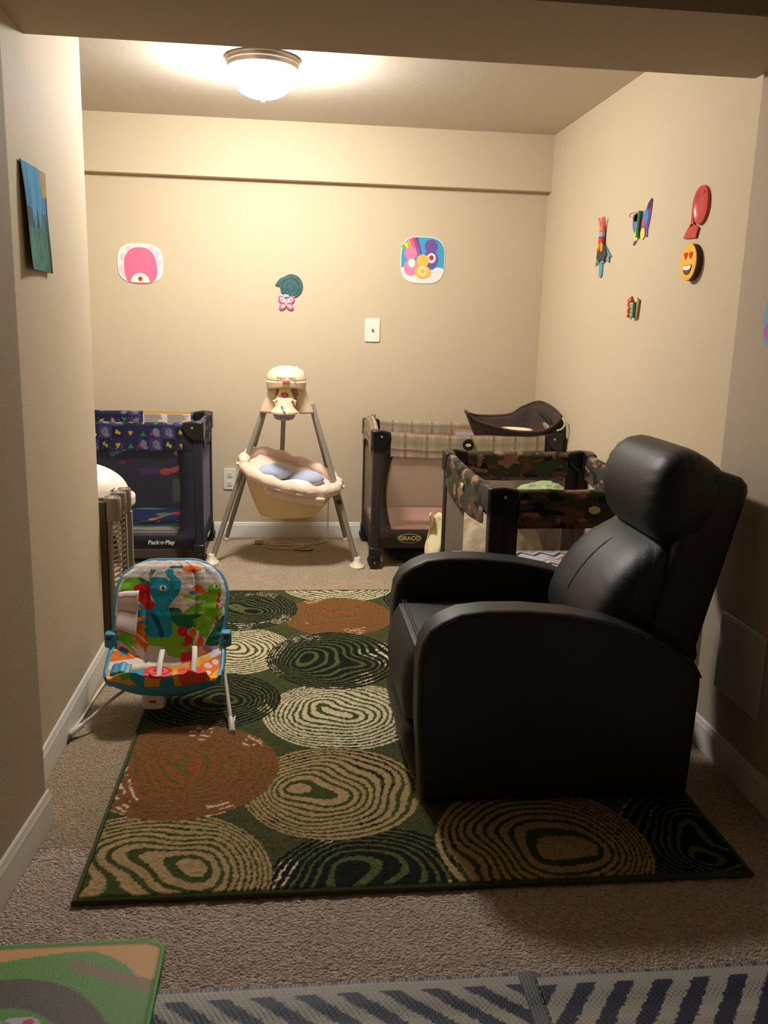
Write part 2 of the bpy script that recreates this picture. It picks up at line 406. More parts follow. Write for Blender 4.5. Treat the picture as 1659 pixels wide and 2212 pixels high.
# ------------------------------------------------------------ play mat with printed road
def play_mat():
    x1, y1 = -.243, 1.583; x0, y0 = -1.0, .98
    poly = []
    st = .004
    X, Y = np.meshgrid(np.arange(x0, x1+st/2, st), np.arange(y0, y1+st/2, st))
    # round the far right corner
    r = .035; cx, cy = x1-r, y1-r; m = (X > cx) & (Y > cy)
    d = np.hypot(X-cx, Y-cy); k = np.where(m & (d > 1e-6), np.maximum(np.abs(X-cx), np.abs(Y-cy))/np.maximum(d, 1e-6), 1)
    Xn = np.where(m, cx+(X-cx)*k, X); Yn = np.where(m, cy+(Y-cy)*k, Y)
    X, Y = Xn, Yn
    col = np.zeros(X.shape+(3,)); col[:] = lin((88, 140, 58))
    sand = (Y > 1.525+.04*np.sin((X+.62)*5)-np.clip(X+.42, 0, 1)**2*4.5); col[sand] = lin((204, 152, 90))
    col[sand & (X < -.57)] = lin((96, 160, 180))
    road1 = np.abs(np.hypot((X+.56)/1.0, (Y-1.22)/1.05)-.21) < .034; road1 &= True
    dd = np.hypot(X+.52, (Y-1.27))
    col[np.abs(dd-.185) < .036] = lin((84, 76, 62))
    col[(np.abs(Y-(1.525-(X+.42)*.42)) < .016) & (X > -.42)] = lin((128, 112, 78))
    col[np.hypot(X+.50, Y-1.37) < .0] = lin((200, 60, 80))
    fl = np.hypot((X+.475)/1.6, Y-1.372); col[fl < .024] = lin((196, 184, 190)); col[np.hypot(X+.46, Y-1.378) < .012] = lin((190, 60, 90)); col[np.hypot(X+.50, Y-1.376) < .010] = lin((70, 150, 150))
    edge = ((x1-X) < .011) | ((y1-Y) < .010) | (np.where(m, r-np.hypot(X-cx, Y-cy), 1) < .011); col[edge] = lin((70, 138, 52))
    Z = .014+.001*np.sin(X*9)+edge*.0015+.013*np.clip(-(X+.24)*0, 0, 1)
    o = npgrid('play_mat', np.stack([X, Y, Z], -1), col, M('play_mat_vinyl', (255, 255, 255), .55, vc=True, bump=(300, .0005)), solid=.006)
    tag(o, 'green bordered play mat printed with a grey road and sand, lower left corner', 'play mat')
play_mat()

# ------------------------------------------------------------ black recliner
LEA = M('black_leather', (33, 31, 31), .50, bump=(260, .0006), spec=.5)
STI = M('black_stitching', (22, 20, 20), .7)
def puff(bm, prof, y0, y1, n=26, p=4.5, wr=0.0, seed=1, taper=.0):
    """closed XZ profile swept across Y with rounded ends"""
    P = np.array(prof); c = P.mean(0); rr = np.random.RandomState(seed); ph = rr.rand(12)*6.28
    rings = []
    for j in range(n):
        s = j/(n-1); s2 = .5-.5*math.cos(PI*s); e = abs(2*s2-1)
        k = max(1-e**p, 0)**(1/2.2)
        k = .0+1.0*k if 0 < j < n-1 else 0.02
        y = y0+(y1-y0)*s2; ring = []
        for i, q in enumerate(P):
            wv = 1+wr*(math.sin(i*1.9+ph[0]+y*40)+.6*math.sin(i*3.1+y*70+ph[1]))*(e**3)
            d = (q-c)*k*wv
            ring.append(bm.verts.new((c[0]+d[0], y, c[1]+d[1])))
        rings.append(ring)
    m = len(P)
    for A, Bq in zip(rings, rings[1:]):
        for i in range(m): bm.faces.new((A[i], A[(i+1) % m], Bq[(i+1) % m], Bq[i]))
    bm.faces.new(rings[0][::-1]); bm.faces.new(rings[-1]); return bm
def recliner():
    Y0, Y1 = 2.055, 2.715; A = .098
    t = thing('recliner', 'black leather push-back recliner armchair standing sideways on the ringed rug', 'armchair', (.72, 2.4, .014))
    armp = [(.345, .02), (.328, .25), (.326, .40), (.333, .455), (.352, .493), (.385, .518), (.43, .538), (.50, .546), (.60, .546), (.72, .535), (.83, .512), (.93, .475), (1.02, .428), (1.065, .395), (1.082, .37), (1.084, .33), (1.078, .02)]
    for y0, y1 in ((Y0, Y0+A), (Y1-A, Y1)):
        armq = [(x, z-(.014 if y0 > 2.3 and z > .3 else 0)) for x, z in armp]
        a = obj('armrest', prismY(B(), armq, y0, y1), LEA, t, bevel=.014)
        for yy in ((y0+.003, y1-.003)):
            pts = [(x+(.010 if x < .36 else 0), yy, z-.012) for x, z in armq[1:-2]]
            obj('piping', tube(B(), smooth_path(pts, 3), .0028, 6), STI, a)
    ya, yb = Y0+A-.002, Y1-A+.002
    seatp = sp2([(.352, .402), (.334, .395), (.316, .36), (.306, .31), (.305, .25), (.313, .20), (.335, .19), (.55, .19), (.90, .19), (.92, .30), (.90, .385), (.70, .398), (.50, .404)], 4)
    s = obj('seat_cushion', puff(B(), seatp, ya, yb, p=14), LEA, t, sharp=0)
    for dx in (0, .008): obj('piping', tube(B(), [(.352+dx, ya+.02, .4035), (.352+dx, (ya+yb)/2, .4055), (.352+dx, yb-.02, .4035)], .0018, 6), STI, s)
    footp = sp2([(.325, .185), (.308, .15), (.312, .10), (.330, .05), (.345, .022), (.40, .02), (.42, .10), (.40, .18)], 4)
    obj('footrest', puff(B(), footp, ya, yb, p=14), LEA, t, sharp=0)
    obj('base_frame', box(B(), .36, 1.05, ya, yb, .02, .20), M('black_cloth', (14, 13, 13), .9), t)
    # back shell, lumbar cushion, head cushion
    shell = [(1.08, .880), (1.13, .892), (1.195, .875), (1.212, .857), (1.216, .835), (1.118, .405), (1.128, .37), (1.10, .33), (.98, .33), (.95, .42)]
    obj('backrest', prismY(B(), shell, ya+.008, ya+.29), LEA, t, bevel=.02)
    lum = sp2([(1.045, .70), (.985, .682), (.925, .645), (.87, .59), (.825, .52), (.80, .45), (.81, .40), (.90, .375), (1.02, .42), (1.07, .56)], 5)
    l_ = obj('back_cushion', puff(B(), lum, ya+.004, yb-.004, p=6, wr=.02), LEA, t, sharp=0)
    seam = [(1.0, .678), (.93, .645), (.872, .588), (.828, .52), (.806, .45)]
    obj('piping', tube(B(), smooth_path([(x-.004, (ya+yb)/2+.01, z+.002) for x, z in seam], 4), .0012, 6), STI, l_)
    head = sp2([(1.045, .672), (1.0, .688), (.965, .725), (.945, .785), (.948, .85), (.972, .905), (1.01, .938), (1.06, .945), (1.115, .922), (1.165, .880), (1.172, .83), (1.14, .74), (1.10, .68)], 5)
    obj('headrest', puff(B(), head, ya-.004, yb-.03, p=8, wr=.022, seed=4, n=60), LEA, t, sharp=0)
recliner()

# ------------------------------------------------------------ baby bouncer
def bouncer():
    xc = -.397
    t = thing('baby_bouncer', 'baby bouncer seat with an elephant and crocodile print on white wire legs', 'baby bouncer', (xc, 2.75, 0))
    path = [Vector(p) for p in ((0, 2.602, .160), (0, 2.608, .118), (0, 2.665, .098), (0, 2.74, .098), (0, 2.79, .125), (0, 2.825, .185), (0, 2.86, .26), (0, 2.90, .335), (0, 2.945, .41), (0, 2.965, .432))]
    sp = smooth_path(path, 10); L = [0]
    for a, b in zip(sp, sp[1:]): L.append(L[-1]+(b-a).length)
    Lt = L[-1]; L = np.array(L)/Lt; SY = np.array([p.y for p in sp]); SZ = np.array([p.z for p in sp])
    def surf(U, V):
        y = np.interp(V, L, SY); z = np.interp(V, L, SZ)
        hw = np.interp(V, [0, .03, .08, .16, .30, .42, .5, .62, .8, .9, .96, 1.0], [.095, .145, .172, .187, .187, .178, .178, .187, .190, .172, .135, .085])
        wing = np.interp(V, [0, .15, .3, .45, .6, .8, 1], [.012, .045, .085, .075, .045, .025, .0])
        a2 = np.abs(U)**2.2
        x = xc+U*hw*(1-.03*a2)
        y2 = y-wing*a2*.55*np.interp(V, [0, .3, .6, 1], [-.2, .1, .9, .7]); z2 = z+wing*a2*np.interp(V, [0, .35, .6, 1], [1, 1, .45, .3])
        return x, y2, z2
    n = 250
    U, V = np.meshgrid(np.linspace(-1, 1, n), np.linspace(0, 1, n))
    x, y, z = surf(U, V)
    pad = .016*(1-np.abs(U)**8)*(1-np.abs(2*V-1)**12)
    # sewn tufts of the quilting
    for u0 in (-.42, .45): pad -= .009*np.exp(-((U-u0)/.035)**2)*(V > .35)*(V < .93)
    pad -= .010*np.exp(-((V-.40)/.02)**2)
    pad += .0022*(vnoise(U*3, V*9, .35, 31)-.5)*2
    y = y-pad*np.interp(V, [0, .35, .6, 1], [0.1, .2, .9, .9]); z = z+pad*np.interp(V, [0, .35, .6, 1], [1, 1, .4, .4])
    # design coordinates: the print drawn on a flat plate, laid obliquely on the cover
    A1 = 667.649*x+90.163*y-16.484*z+380.245; A2 = -6.095*x-222.11*y-620.589*z+2127.88
    a, b = (A1-120)*3.95, (A2-1200)*3.95+18
    W_, TEAL, DTEAL, RED, ORG, GRN, DGR = (222, 212, 206), (38, 148, 178), (22, 92, 122), (196, 36, 44), (232, 116, 34), (124, 186, 44), (34, 112, 84)
    stripe = (np.floor(b/24) % 2 == 0)
    base = np.zeros(a.shape+(3,)); base[:] = lin((228, 218, 214)); base[stripe & (b < 620)] = lin((206, 192, 190))
    E = ellipse
    S = [(GRN, E(655, 290, 115, 95)), (DGR, [(690, 190), (790, 230), (800, 290), (740, 260), (700, 215)]), (DGR, [(960, 95), (1080, 85), (1090, 110), (970, 112)]),
         ((240, 132, 44), E(1165, 118, 88, 34)), ((230, 96, 30), E(1160, 122, 34, 26)),
         (DGR, [(960, 460), (1050, 465), (1090, 520), (1250, 515), (1200, 610), (1120, 660), (990, 610)]),
         (GRN, [(965, 560), (1040, 620), (1120, 690), (1180, 720), (1160, 870), (900, 800), (775, 790), (780, 715), (985, 710)]),
         (TEAL, [(700, 430), (790, 490), (790, 720), (680, 600)]),
         (TEAL, sp2([(800, 215), (850, 193), (920, 200), (960, 226), (976, 210), (950, 190), (930, 155), (942, 125), (985, 118), (1008, 135), (1004, 165), (1060, 215), (1072, 265), (1052, 330), (1000, 400), (958, 460), (975, 520), (985, 700), (890, 722), (780, 700), (786, 500), (835, 440), (800, 330)], 4)),
         (DTEAL, [(795, 510), (850, 520), (900, 620), (925, 705), (890, 735), (860, 640)]),
         (RED, sp2([(655, 290), (700, 255), (750, 248), (797, 280), (800, 370), (845, 440), (785, 485), (710, 420), (668, 360)], 4)),
         ((240, 226, 222), E(911, 291, 31, 25)), ((16, 30, 50), E(914, 289, 17, 17)), ((255, 255, 255), E(922, 284, 6, 6)),
         ((16, 40, 60), [(958, 372), (964, 372), (976, 400), (1002, 414), (998, 420), (968, 406)]),
         (GRN, [(1310, 262), (1370, 238), (1420, 258), (1425, 330), (1385, 420), (1385, 470), (1432, 455), (1420, 525), (1360, 560), (1335, 640), (1290, 735), (1215, 700), (1236, 560), (1268, 430), (1300, 330)]),
         (GRN, [(1085, 345), (1120, 352), (1200, 368), (1300, 318), (1280, 400), (1160, 392), (1085, 390)]), (GRN, [(1066, 520), (1180, 436), (1272, 405), (1250, 500), (1180, 525)]),
         ((220, 218, 214), E(1377, 275, 24, 17)), ((16, 40, 30), E(1380, 275, 12, 12)),
         (RED, E(1403, 352, 15, 24)), (RED, E(1395, 402, 15, 24)), (RED, E(1384, 450, 13, 22)), (RED, E(1380, 562, 14, 22)), (RED, E(1368, 610, 14, 22)), (RED, E(1350, 650, 12, 16)),
         (ORG, E(1215, 295, 45, 34)), (ORG, E(1250, 318, 34, 22)), ((60, 150, 170), E(1172, 332, 34, 16)),
         (DGR, [(1290, 735), (1390, 575), (1450, 520), (1425, 660), (1385, 790), (1260, 805)]),
         ((222, 100, 36), [(1150, 900), (1195, 770), (1228, 688), (1268, 740), (1240, 830), (1195, 915)]), (GRN, [(1170, 560), (1240, 540), (1235, 680), (1180, 640)]),
         (RED, E(1080, 670, 46, 46)), ((190, 90, 40), [(1045, 700), (1110, 640), (1116, 650), (1055, 706)]), (RED, E(1132, 742, 36, 46)), (ORG, E(1165, 680, 34, 38)), (RED, E(1105, 780, 24, 24)),
         (ORG, [(515, 615), (700, 612), (790, 720), (775, 860), (700, 800), (600, 715), (515, 680)]),
         (ORG, [(690, 480), (722, 455), (722, 480), (695, 500)]), (ORG, [(688, 550), (735, 535), (782, 550), (730, 575), (688, 582)]), (ORG, [(688, 600), (740, 605), (782, 632), (740, 650), (688, 640)]),
         ((238, 190, 150), [(640, 640), (790, 770), (780, 782), (640, 660)]), ((238, 190, 150), [(620, 690), (750, 820), (742, 832), (620, 706)]),
         (GRN, [(515, 700), (560, 690), (540, 650), (585, 680), (590, 640), (615, 675), (650, 655), (640, 700), (690, 705), (650, 730), (705, 760), (660, 770), (710, 830), (640, 790), (700, 870), (560, 760), (515, 740)]),
         ((225, 216, 212), [(440, 900), (490, 750), (600, 790), (735, 885), (720, 930), (560, 960)]),
         ((236, 120, 40), [(435, 885), (480, 835), (560, 820), (640, 860), (725, 888), (620, 905), (450, 920)]), ((60, 150, 170), E(580, 838, 38, 30)), ((214, 60, 110), E(560, 812, 24, 16)), ((236, 180, 120), E(648, 850, 34, 26)),
         ((208, 204, 202), [(775, 800), (900, 800), (1060, 860), (1070, 950), (860, 960), (740, 920)]), (GRN, [(905, 800), (1100, 800), (1065, 905), (960, 880)]), ((208, 60, 70), [(1065, 850), (1160, 840), (1160, 960), (1065, 950)]),
         ((214, 206, 226), E(1275, 880, 96, 92)), ((232, 190, 110), E(1250, 890, 66, 70)), ((170, 130, 190), E(1290, 820, 48, 24, rot=.5)),
         ((234, 170, 70), [(400, 985), (700, 965), (1000, 960), (1380, 880), (1400, 1000), (1300, 1110), (900, 1150), (500, 1120)]),
         ((64, 146, 180), [(650, 985), (770, 975), (770, 1100), (690, 1060), (650, 1030)]), ((64, 146, 180), [(900, 1040), (1000, 1020), (1010, 1100), (880, 1100)]), ((120, 180, 60), [(560, 1010), (650, 985), (655, 1030), (600, 1040)]),
         ((214, 60, 74), E(870, 1002, 122, 36)), ((236, 110, 100), E(870, 1000, 84, 22)), ((200, 40, 60), E(872, 1000, 50, 11)),
         ((232, 92, 78), [(1032, 990), (1200, 965), (1290, 1000), (1240, 1070), (1090, 1090), (1045, 1050)]), ((236, 116, 40), [(1210, 960), (1400, 860), (1390, 960), (1290, 1040)]),
         ((232, 218, 210), E(1350, 925, 26, 22)), ((232, 218, 210), E(1290, 955, 34, 20)), ((232, 218, 210), E(1290, 1005, 22, 14))]
    col = paint(a, b, base, S)
    for cx, cy, r0 in ((840, 140, 50), (1240, 190, 44), (1390, 165, 36), (720, 160, 34), (1310, 130, 26)):   # curly clouds drawn in line
        d = np.hypot(a-cx, (b-cy)*1.2); k = (d < r0) & (np.sin(d/3.4+np.arctan2(b-cy, a-cx)) > .45); col[k] = lin((96, 160, 184))
    k = (np.abs(np.hypot((a-728)/62, (b-370)/108)-.82-.03*np.sin(b/9)) < .045) & inpoly(a, b, S[9][1]); col[k] = lin((226, 190, 190))
    pad_o = npgrid('seat_pad', np.stack([x, y, z], -1), col, M('printed_fabric', (255, 255, 255), .85, vc=True, bump=(160, .0012), spec=.2), t, solid=.012)
    BLU = M('bouncer_blue', (62, 142, 172), .5)
    # rim piping round the seat
    th = []
    for k in range(60): th.append((-1+2*k/60, 0.0))
    rim = [(u, 0) for u in np.linspace(-1, 1, 14)[:-1]]+[(1, v) for v in np.linspace(0, 1, 40)[:-1]]+[(u, 1) for u in np.linspace(1, -1, 14)[:-1]]+[(-1, v) for v in np.linspace(1, 0, 40)[:-1]]
    def S3(u, v, dz=0):
        a_, b_, c_ = surf(np.array([u]), np.array([v])); return (float(a_[0]), float(b_[0]), float(c_[0])+dz)
    ring = [Vector(S3(u, v)) for u, v in rim]
    for _ in range(2): ring = [(ring[i-1]+ring[i]*2+ring[(i+1) % len(ring)])/4 for i in range(len(ring))]
    obj('seat_frame', tube(B(), [p+(Vector((0, .004, -.004)) if q[1] > .12 else Vector((0, .022, -.030))) for p, q in zip(ring, rim)], .0085, 10, closed=True), BLU, t)
    low = [p+Vector((0, .01, -.022)) for p, (u, v) in zip(ring, rim) if v < .36]
    seq = sorted([(p, q) for p, q in zip(ring, rim) if q[1] < .40], key=lambda e: (math.atan2(e[1][1]-.4, e[1][0])))
    bm = B(); grid(bm, lambda u, v: (lambda q: (q[0]*1.0, q[1]+.006, q[2]-.010-.012*math.sin(PI*u)))(S3(2*u-1, v*.40, 0)), 24, 12)
    for v_ in bm.verts: v_.co.z -= .006; v_.co.y -= .004
    obj('under_sling', bm, BLU, t, solid=.006)
    # side hubs
    for s in (-1, 1):
        q = Vector(S3(s, .47)); h = obj('side_hub', box(B(), q.x-.004+(s > 0)*.0-(.028 if s < 0 else 0), q.x+.004+(.028 if s > 0 else 0), q.y-.022, q.y+.02, q.z-.026, q.z+.024), BLU, t, bevel=.008)
        obj('toy_slot', box(B(), q.x+s*.016-.008, q.x+s*.016+.008, q.y-.0235, q.y-.015, q.z+.002, q.z+.016), M('dark_teal', (18, 66, 92), .6), h)
        obj('side_bracket', prism(B(), [(-.02, -.03), (.012, -.03), (.006, -.085), (-.006, -.085)], lambda a_, b_: (q.x+s*.008-.005, q.y+a_, q.z+b_), lambda a_, b_: (q.x+s*.008+.005, q.y+a_, q.z+b_)), BLU, t, bevel=.003)
    # wire legs
    WH = M('white_steel', (214, 208, 200), .35)
    FT = M('grey_rubber', (74, 64, 56), .8)
    for s in (-1, 1):
        top = Vector(S3(s, .40)); foot = Vector((xc-.262 if s < 0 else -.172, 2.50, .012))
        pts = [top+Vector((0, 0, -.02)), top*.93+foot*.07+Vector((0, -.01, -.02)), foot*.75+top*.25, foot]
        if s < 0: pts = [Vector((xc-.12, 2.66, .09)), Vector((xc-.17, 2.61, .065)), foot*.6+Vector((xc-.12, 2.66, .09))*.4, foot]
        l = obj('leg', tube(B(), smooth_path(pts, 8), .0052, 8), WH, t)
        d = (pts[-1]-pts[-2]).normalized()
        obj('leg_sleeve', tube(B(), [foot-d*.055, foot-d*.05, foot-d*.004, foot], [.006, .0085, .0105, .010], 10), WH, l)
        obj('rubber_foot', tube(B(), [foot-d*.004, foot+Vector((0, -.012, -.004)), foot+Vector((0, -.03, -.010))], [.010, .0105, .004], 10), FT, l)
        rear = [top+Vector((s*.002, .01, -.03)), Vector((foot.x-s*.012, 2.56, .03)), Vector((foot.x, 2.60, .009)), Vector((foot.x-s*.004, 2.95, .007)), Vector((xc+s*.16, 3.03, .007)), Vector((xc, 3.04, .007))]
        if s < 0: rear = [Vector((xc, 3.04, .007)), Vector((xc-.16, 3.03, .007)), Vector((foot.x+.03, 2.95, .007)), Vector((foot.x+.008, 2.60, .009)), foot+Vector((.004, .012, .008))]
        obj('leg', tube(B(), smooth_path(rear, 8), .0045, 8), WH, t)
    # soothing unit at the front
    vb = obj('vibration_unit', prismY(B(), superell(xc-.028, .066, .036, .027, 4), 2.612, 2.66), M('cream_plastic', (224, 212, 196), .45), t, bevel=.006)
    obj('badge', box(B(), xc-.040, xc-.020, 2.609, 2.613, .064, .071), M('red_badge', (176, 30, 44), .5), vb)
    obj('screw', lathe(B(), [(0, 0), (.006, 0), (.006, .004), (0, .005)], (xc-.030, 2.607, .096), 16, Matrix.Rotation(PI/2, 4, 'X')), BLU, vb)
    # harness straps, stitched pouch, care booklet
    WS = M('white_webbing', (226, 216, 208), .7)
    for u0, lean in ((-.12, -.02), (.47, -.02)):
        pts = [S3(u0+lean, .43, .020), S3(u0, .40, .045), S3(u0+.02, .26, .062), S3(u0+.03, .15, .026)]
        pth = smooth_path(pts, 6); bm = B(); rows = [[bm.verts.new(p+Vector((dx, 0, 0))) for dx in (-.0085, .0085)] for p in pth]
        for r0, r1 in zip(rows, rows[1:]): bm.faces.new((r0[0], r0[1], r1[1], r1[0]))
        obj('strap', bm, WS, t, solid=.0016, sharp=0)
    q = Vector(S3(-.72, .17, .03))
    bm = B(); grid(bm, lambda u, v: (q.x-.028+.056*u, q.y-.022+.05*v, q.z+.012-.010*abs(2*u-1)**2-.012*(1-v)+.002*math.sin(u*14)), 14, 10)
    p_ = obj('waist_belt', bm, M('bouncer_blue', (0,)*3), t, solid=.010, sharp=0)
    obj('buckle', box(B(), q.x-.008, q.x+.010, q.y-.030, q.y-.018, q.z-.014, q.z-.006), M('grey_plastic', (120, 122, 122), .5), p_, bevel=.002)
    obj('waist_belt', tube(B(), smooth_path([S3(-.5, .16, .026), S3(-.25, .18, .022), S3(0, .17, .022), S3(.3, .165, .022)], 6), .0065, 8, flat=.4), M('bouncer_blue', (0,)*3), t)
    g0 = [S3(-.93, .78, .010), S3(-.56, .80, .012), S3(-.60, .535, .012), S3(-.97, .555, .010)]
    g = [Vector(p)+Vector((0, -.022, .004)) for p in g0]
    bm = B(); grid(bm, lambda u, v: (g[0].lerp(g[1], u)).lerp(g[3].lerp(g[2], u), v)+Vector((0, -.003*math.sin(v*9), .002*math.sin(u*5))), 10, 14)
    for f_ in bm.faces: pass
    cb = obj('care_label', bm, M('label_white', (220, 206, 200), .8), t, solid=.003, sharp=0)
    for v0 in (.10, .48):
        bm = B(); grid(bm, lambda u, v: (g[0].lerp(g[1], .08+.84*u)).lerp(g[3].lerp(g[2], .08+.84*u), v0+.045*v)+Vector((0, -.0052-.003*math.sin((v0+.045*v)*9), .002*math.sin(u*5))), 6, 3)
        obj('label_stripe', bm, M('faded_red_print', (168, 104, 96), .8), cb)
bouncer()
# ------------------------------------------------------------ playpens
def cloth_plaid(s, t):
    base = np.zeros(s.shape+(3,)); base[:] = lin((166, 150, 122))
    def st(k, per, w, off, c, m):
        q = ((k+off) % per) < w; base[q] = base[q]*(1-m)+np.array(lin(c))*m
    st(s, .115, .034, 0, (142, 134, 112), .6); st(s, .115, .012, .05, (110, 76, 66), .7); st(s, .058, .004, .02, (200, 186, 160), .5); st(s, .115, .004, .075, (96, 60, 58), .6)
    st(t, .090, .016, .062, (118, 70, 66), .65); st(t, .090, .03, .03, (140, 130, 108), .45); st(t, .045, .004, 0, (196, 182, 156), .4); st(t, .018, .003, 0, (120, 100, 70), .35)
    return base
def cloth_camo(s, t):
    s2 = s+(vnoise(s, t, .02, 41)-.5)*.02
    base = np.zeros(s.shape+(3,)); base[:] = lin((60, 62, 44))
    a = vnoise(s2, t*1.9, .052, 42)+.35*vnoise(s2, t*1.9, .022, 43); b = vnoise(s2+3, t*1.9+1, .048, 44)+.35*vnoise(s2, t*1.9, .02, 45)
    base[a > .80] = lin((98, 70, 54)); base[b > .86] = lin((30, 30, 26)); c = vnoise(s2+7, t*2+2, .042, 46)+.3*vnoise(s2, t*2, .02, 47)
    base[c > .90] = lin((144, 108, 86)); return base
def cloth_blue(s, t):
    base = np.zeros(s.shape+(3,)); base[:] = lin((34, 36, 66))
    c = .062; i, j = np.floor(s/c), np.floor(t/c); u, v = s/c-i-.5, t/c-j-.5; r = ((i*7+j*13) % 5)
    base[(r == 0)] = lin((54, 54, 92)); base[r == 2] = lin((26, 28, 48)); base[(r == 3) & (np.abs(v) < .4)] = lin((42, 44, 76))
    def el(cx, cy, rx, ry): return ((u-cx)/rx)**2+((v-cy)/ry)**2 < 1
    k = (r == 0) | (r == 3); g = k & (el(0, .05, .26, .32) | el(.16, -.22, .22, .10)); base[g] = lin((112, 106, 124))
    g = (r == 0) & el(-.04, .08, .14, .2); base[g] = lin((92, 86, 108))
    g = (r == 2) & (el(0, .0, .2, .09) | el(-.08, .13, .08, .12) | el(.12, -.1, .1, .08)); base[g] = lin((160, 148, 58))
    g = (r == 1) & (v > -.28) & (v < .12) & (np.abs(u) < (.12-v)*.55); base[g] = lin((40, 116, 60))
    g = (r == 4) & (v > -.28) & (v < .12) & (np.abs(u) < (v+.28)*.5); base[g] = lin((180, 136, 64))
    g = (r == 3) & el(-.38, -.1, .10, .12); base[g] = lin((140, 40, 46))
    sp = vnoise(s, t, .004, 48) > .93; base[sp] = lin((120, 120, 160)); return base
def rail(name, A, Bp, n, drop_o, drop_i, cloth, mat, parent, sag=0, arch=0, w=.036, st=.004, bulge=.0, dip=0):
    A, Bp, n = np.array(A, float), np.array(Bp, float), np.array(n, float); Ln = np.linalg.norm(Bp-A); d = (Bp-A)/Ln
    r = w/2; arc = PI*r; tot = drop_o+arc+drop_i
    S, T = np.meshgrid(np.linspace(0, Ln, int(Ln/st)), np.linspace(0, tot, int(tot/st)))
    k = 4*(S/Ln)*(1-S/Ln)
    th = np.clip((T-drop_o)/r, 0, PI)
    off = r*np.cos(th); z = r*np.sin(th)
    fo = np.where(T < drop_o, (drop_o-T)/drop_o, 0); fi = np.where(T > drop_o+arc, (T-drop_o-arc)/max(drop_i, 1e-6), 0)
    z = z-fo*(drop_o+bulge*k)-fi*(drop_i+bulge*k)
    z = z-sag*k+arch*k
    off = off+fo*.004+.003*np.sin(S*30+T*20)*fo*.6
    z = z+(vnoise(S, T, .05, 12)-.5)*.003
    P = A+d*S[..., None]+n*off[..., None]; P[..., 2] += z-r
    return npgrid(name, P, cloth(S, T), mat, parent, solid=.0025)
def cap(parent, x, y, sx, sy, z, mat, w=.10, hgt=.085, wy=None):
    """rounded plastic corner: two wings along the rails, rounded lower edge, rivet"""
    wy = wy or w
    prof = [(0, 0), (w, -.002), (w+.004, -.02), (w-.004, -.05), (w*.7, -hgt*.92), (w*.35, -hgt), (0, -hgt)]
    prof = [(0, .0), (w*.5, .004), (w, -.004), (w+.004, -.03), (w*.86, -.062), (w*.55, -hgt), (w*.2, -hgt-.004), (0, -hgt)]
    bm = B(); prism(bm, prof, lambda a, b: (x-sx*a, y+sy*.004, z+b), lambda a, b: (x-sx*a, y-sy*.040, z+b))
    k = wy/w
    prism(bm, prof, lambda a, b: (x+sx*.004, y-sy*a*k, z+b), lambda a, b: (x-sx*.040, y-sy*a*k, z+b))
    c = obj('corner_cap', bm, mat, parent, bevel=.008)
    obj('rivet', lathe(B(), [(0, 0), (.006, 0), (.0055, .003), (0, .005)], (x-sx*w*.52, y+sy*.004, z-.030), 14, Matrix.Rotation(-sy*PI/2, 4, 'X')), M('zinc', (196, 188, 176), .35, .6), c)
    return c
def side(parent, A, Bp, n, z0, z1, ztop, pw, dark, net, skz, curve=.02, win=.0):
    """fabric side with a curved mesh window"""
    A, Bp, n = Vector(A), Vector(Bp), Vector(n); L = (Bp-A).length; d = (Bp-A)/L
    def P(s, z, o=0): q = A+d*s+n*(.012+o); return (q.x, q.y, z)
    K = 12; bm = B(); rows = []
    for k in range(K+1):
        f = k/K; z = z0+(z1-z0)*f; e = pw+curve*(1-math.sin(PI*min(f*1.0, 1))) if curve > 0 else pw+curve*(1-math.sin(PI*f))
        rows.append([bm.verts.new(P(s, z)) for s in (0, e, L-e, L)])
    for r0, r1 in zip(rows, rows[1:]):
        bm.faces.new((r0[0], r0[1], r1[1], r1[0])); bm.faces.new((r0[2], r0[3], r1[3], r1[2]))
    bot = [bm.verts.new(P(s, skz)) for s in (0, rows[0][1].co.x*0+pw, L-pw, L)]
    for i in range(3): bm.faces.new((bot[i], bot[i+1], rows[0][i+1], rows[0][i]))
    top = [bm.verts.new(P(s, ztop)) for s in (0, pw, L-pw, L)]
    for i in range(3): bm.faces.new((rows[-1][i], rows[-1][i+1], top[i+1], top[i]))
    o = obj('side_panel', bm, dark, parent, solid=.004, sharp=50)
    bm = B(); rows = []
    for k in range(K+1):
        f = k/K; z = z0+(z1-z0)*f; e = pw+curve*(1-math.sin(PI*f))-.003
        rows.append([bm.verts.new(P(s, z, -.004)) for s in (e, L-e)])
    for r0, r1 in zip(rows, rows[1:]): bm.faces.new((r0[0], r0[1], r1[1], r1[0]))
    obj('mesh_panel', bm, net, o)
    return o
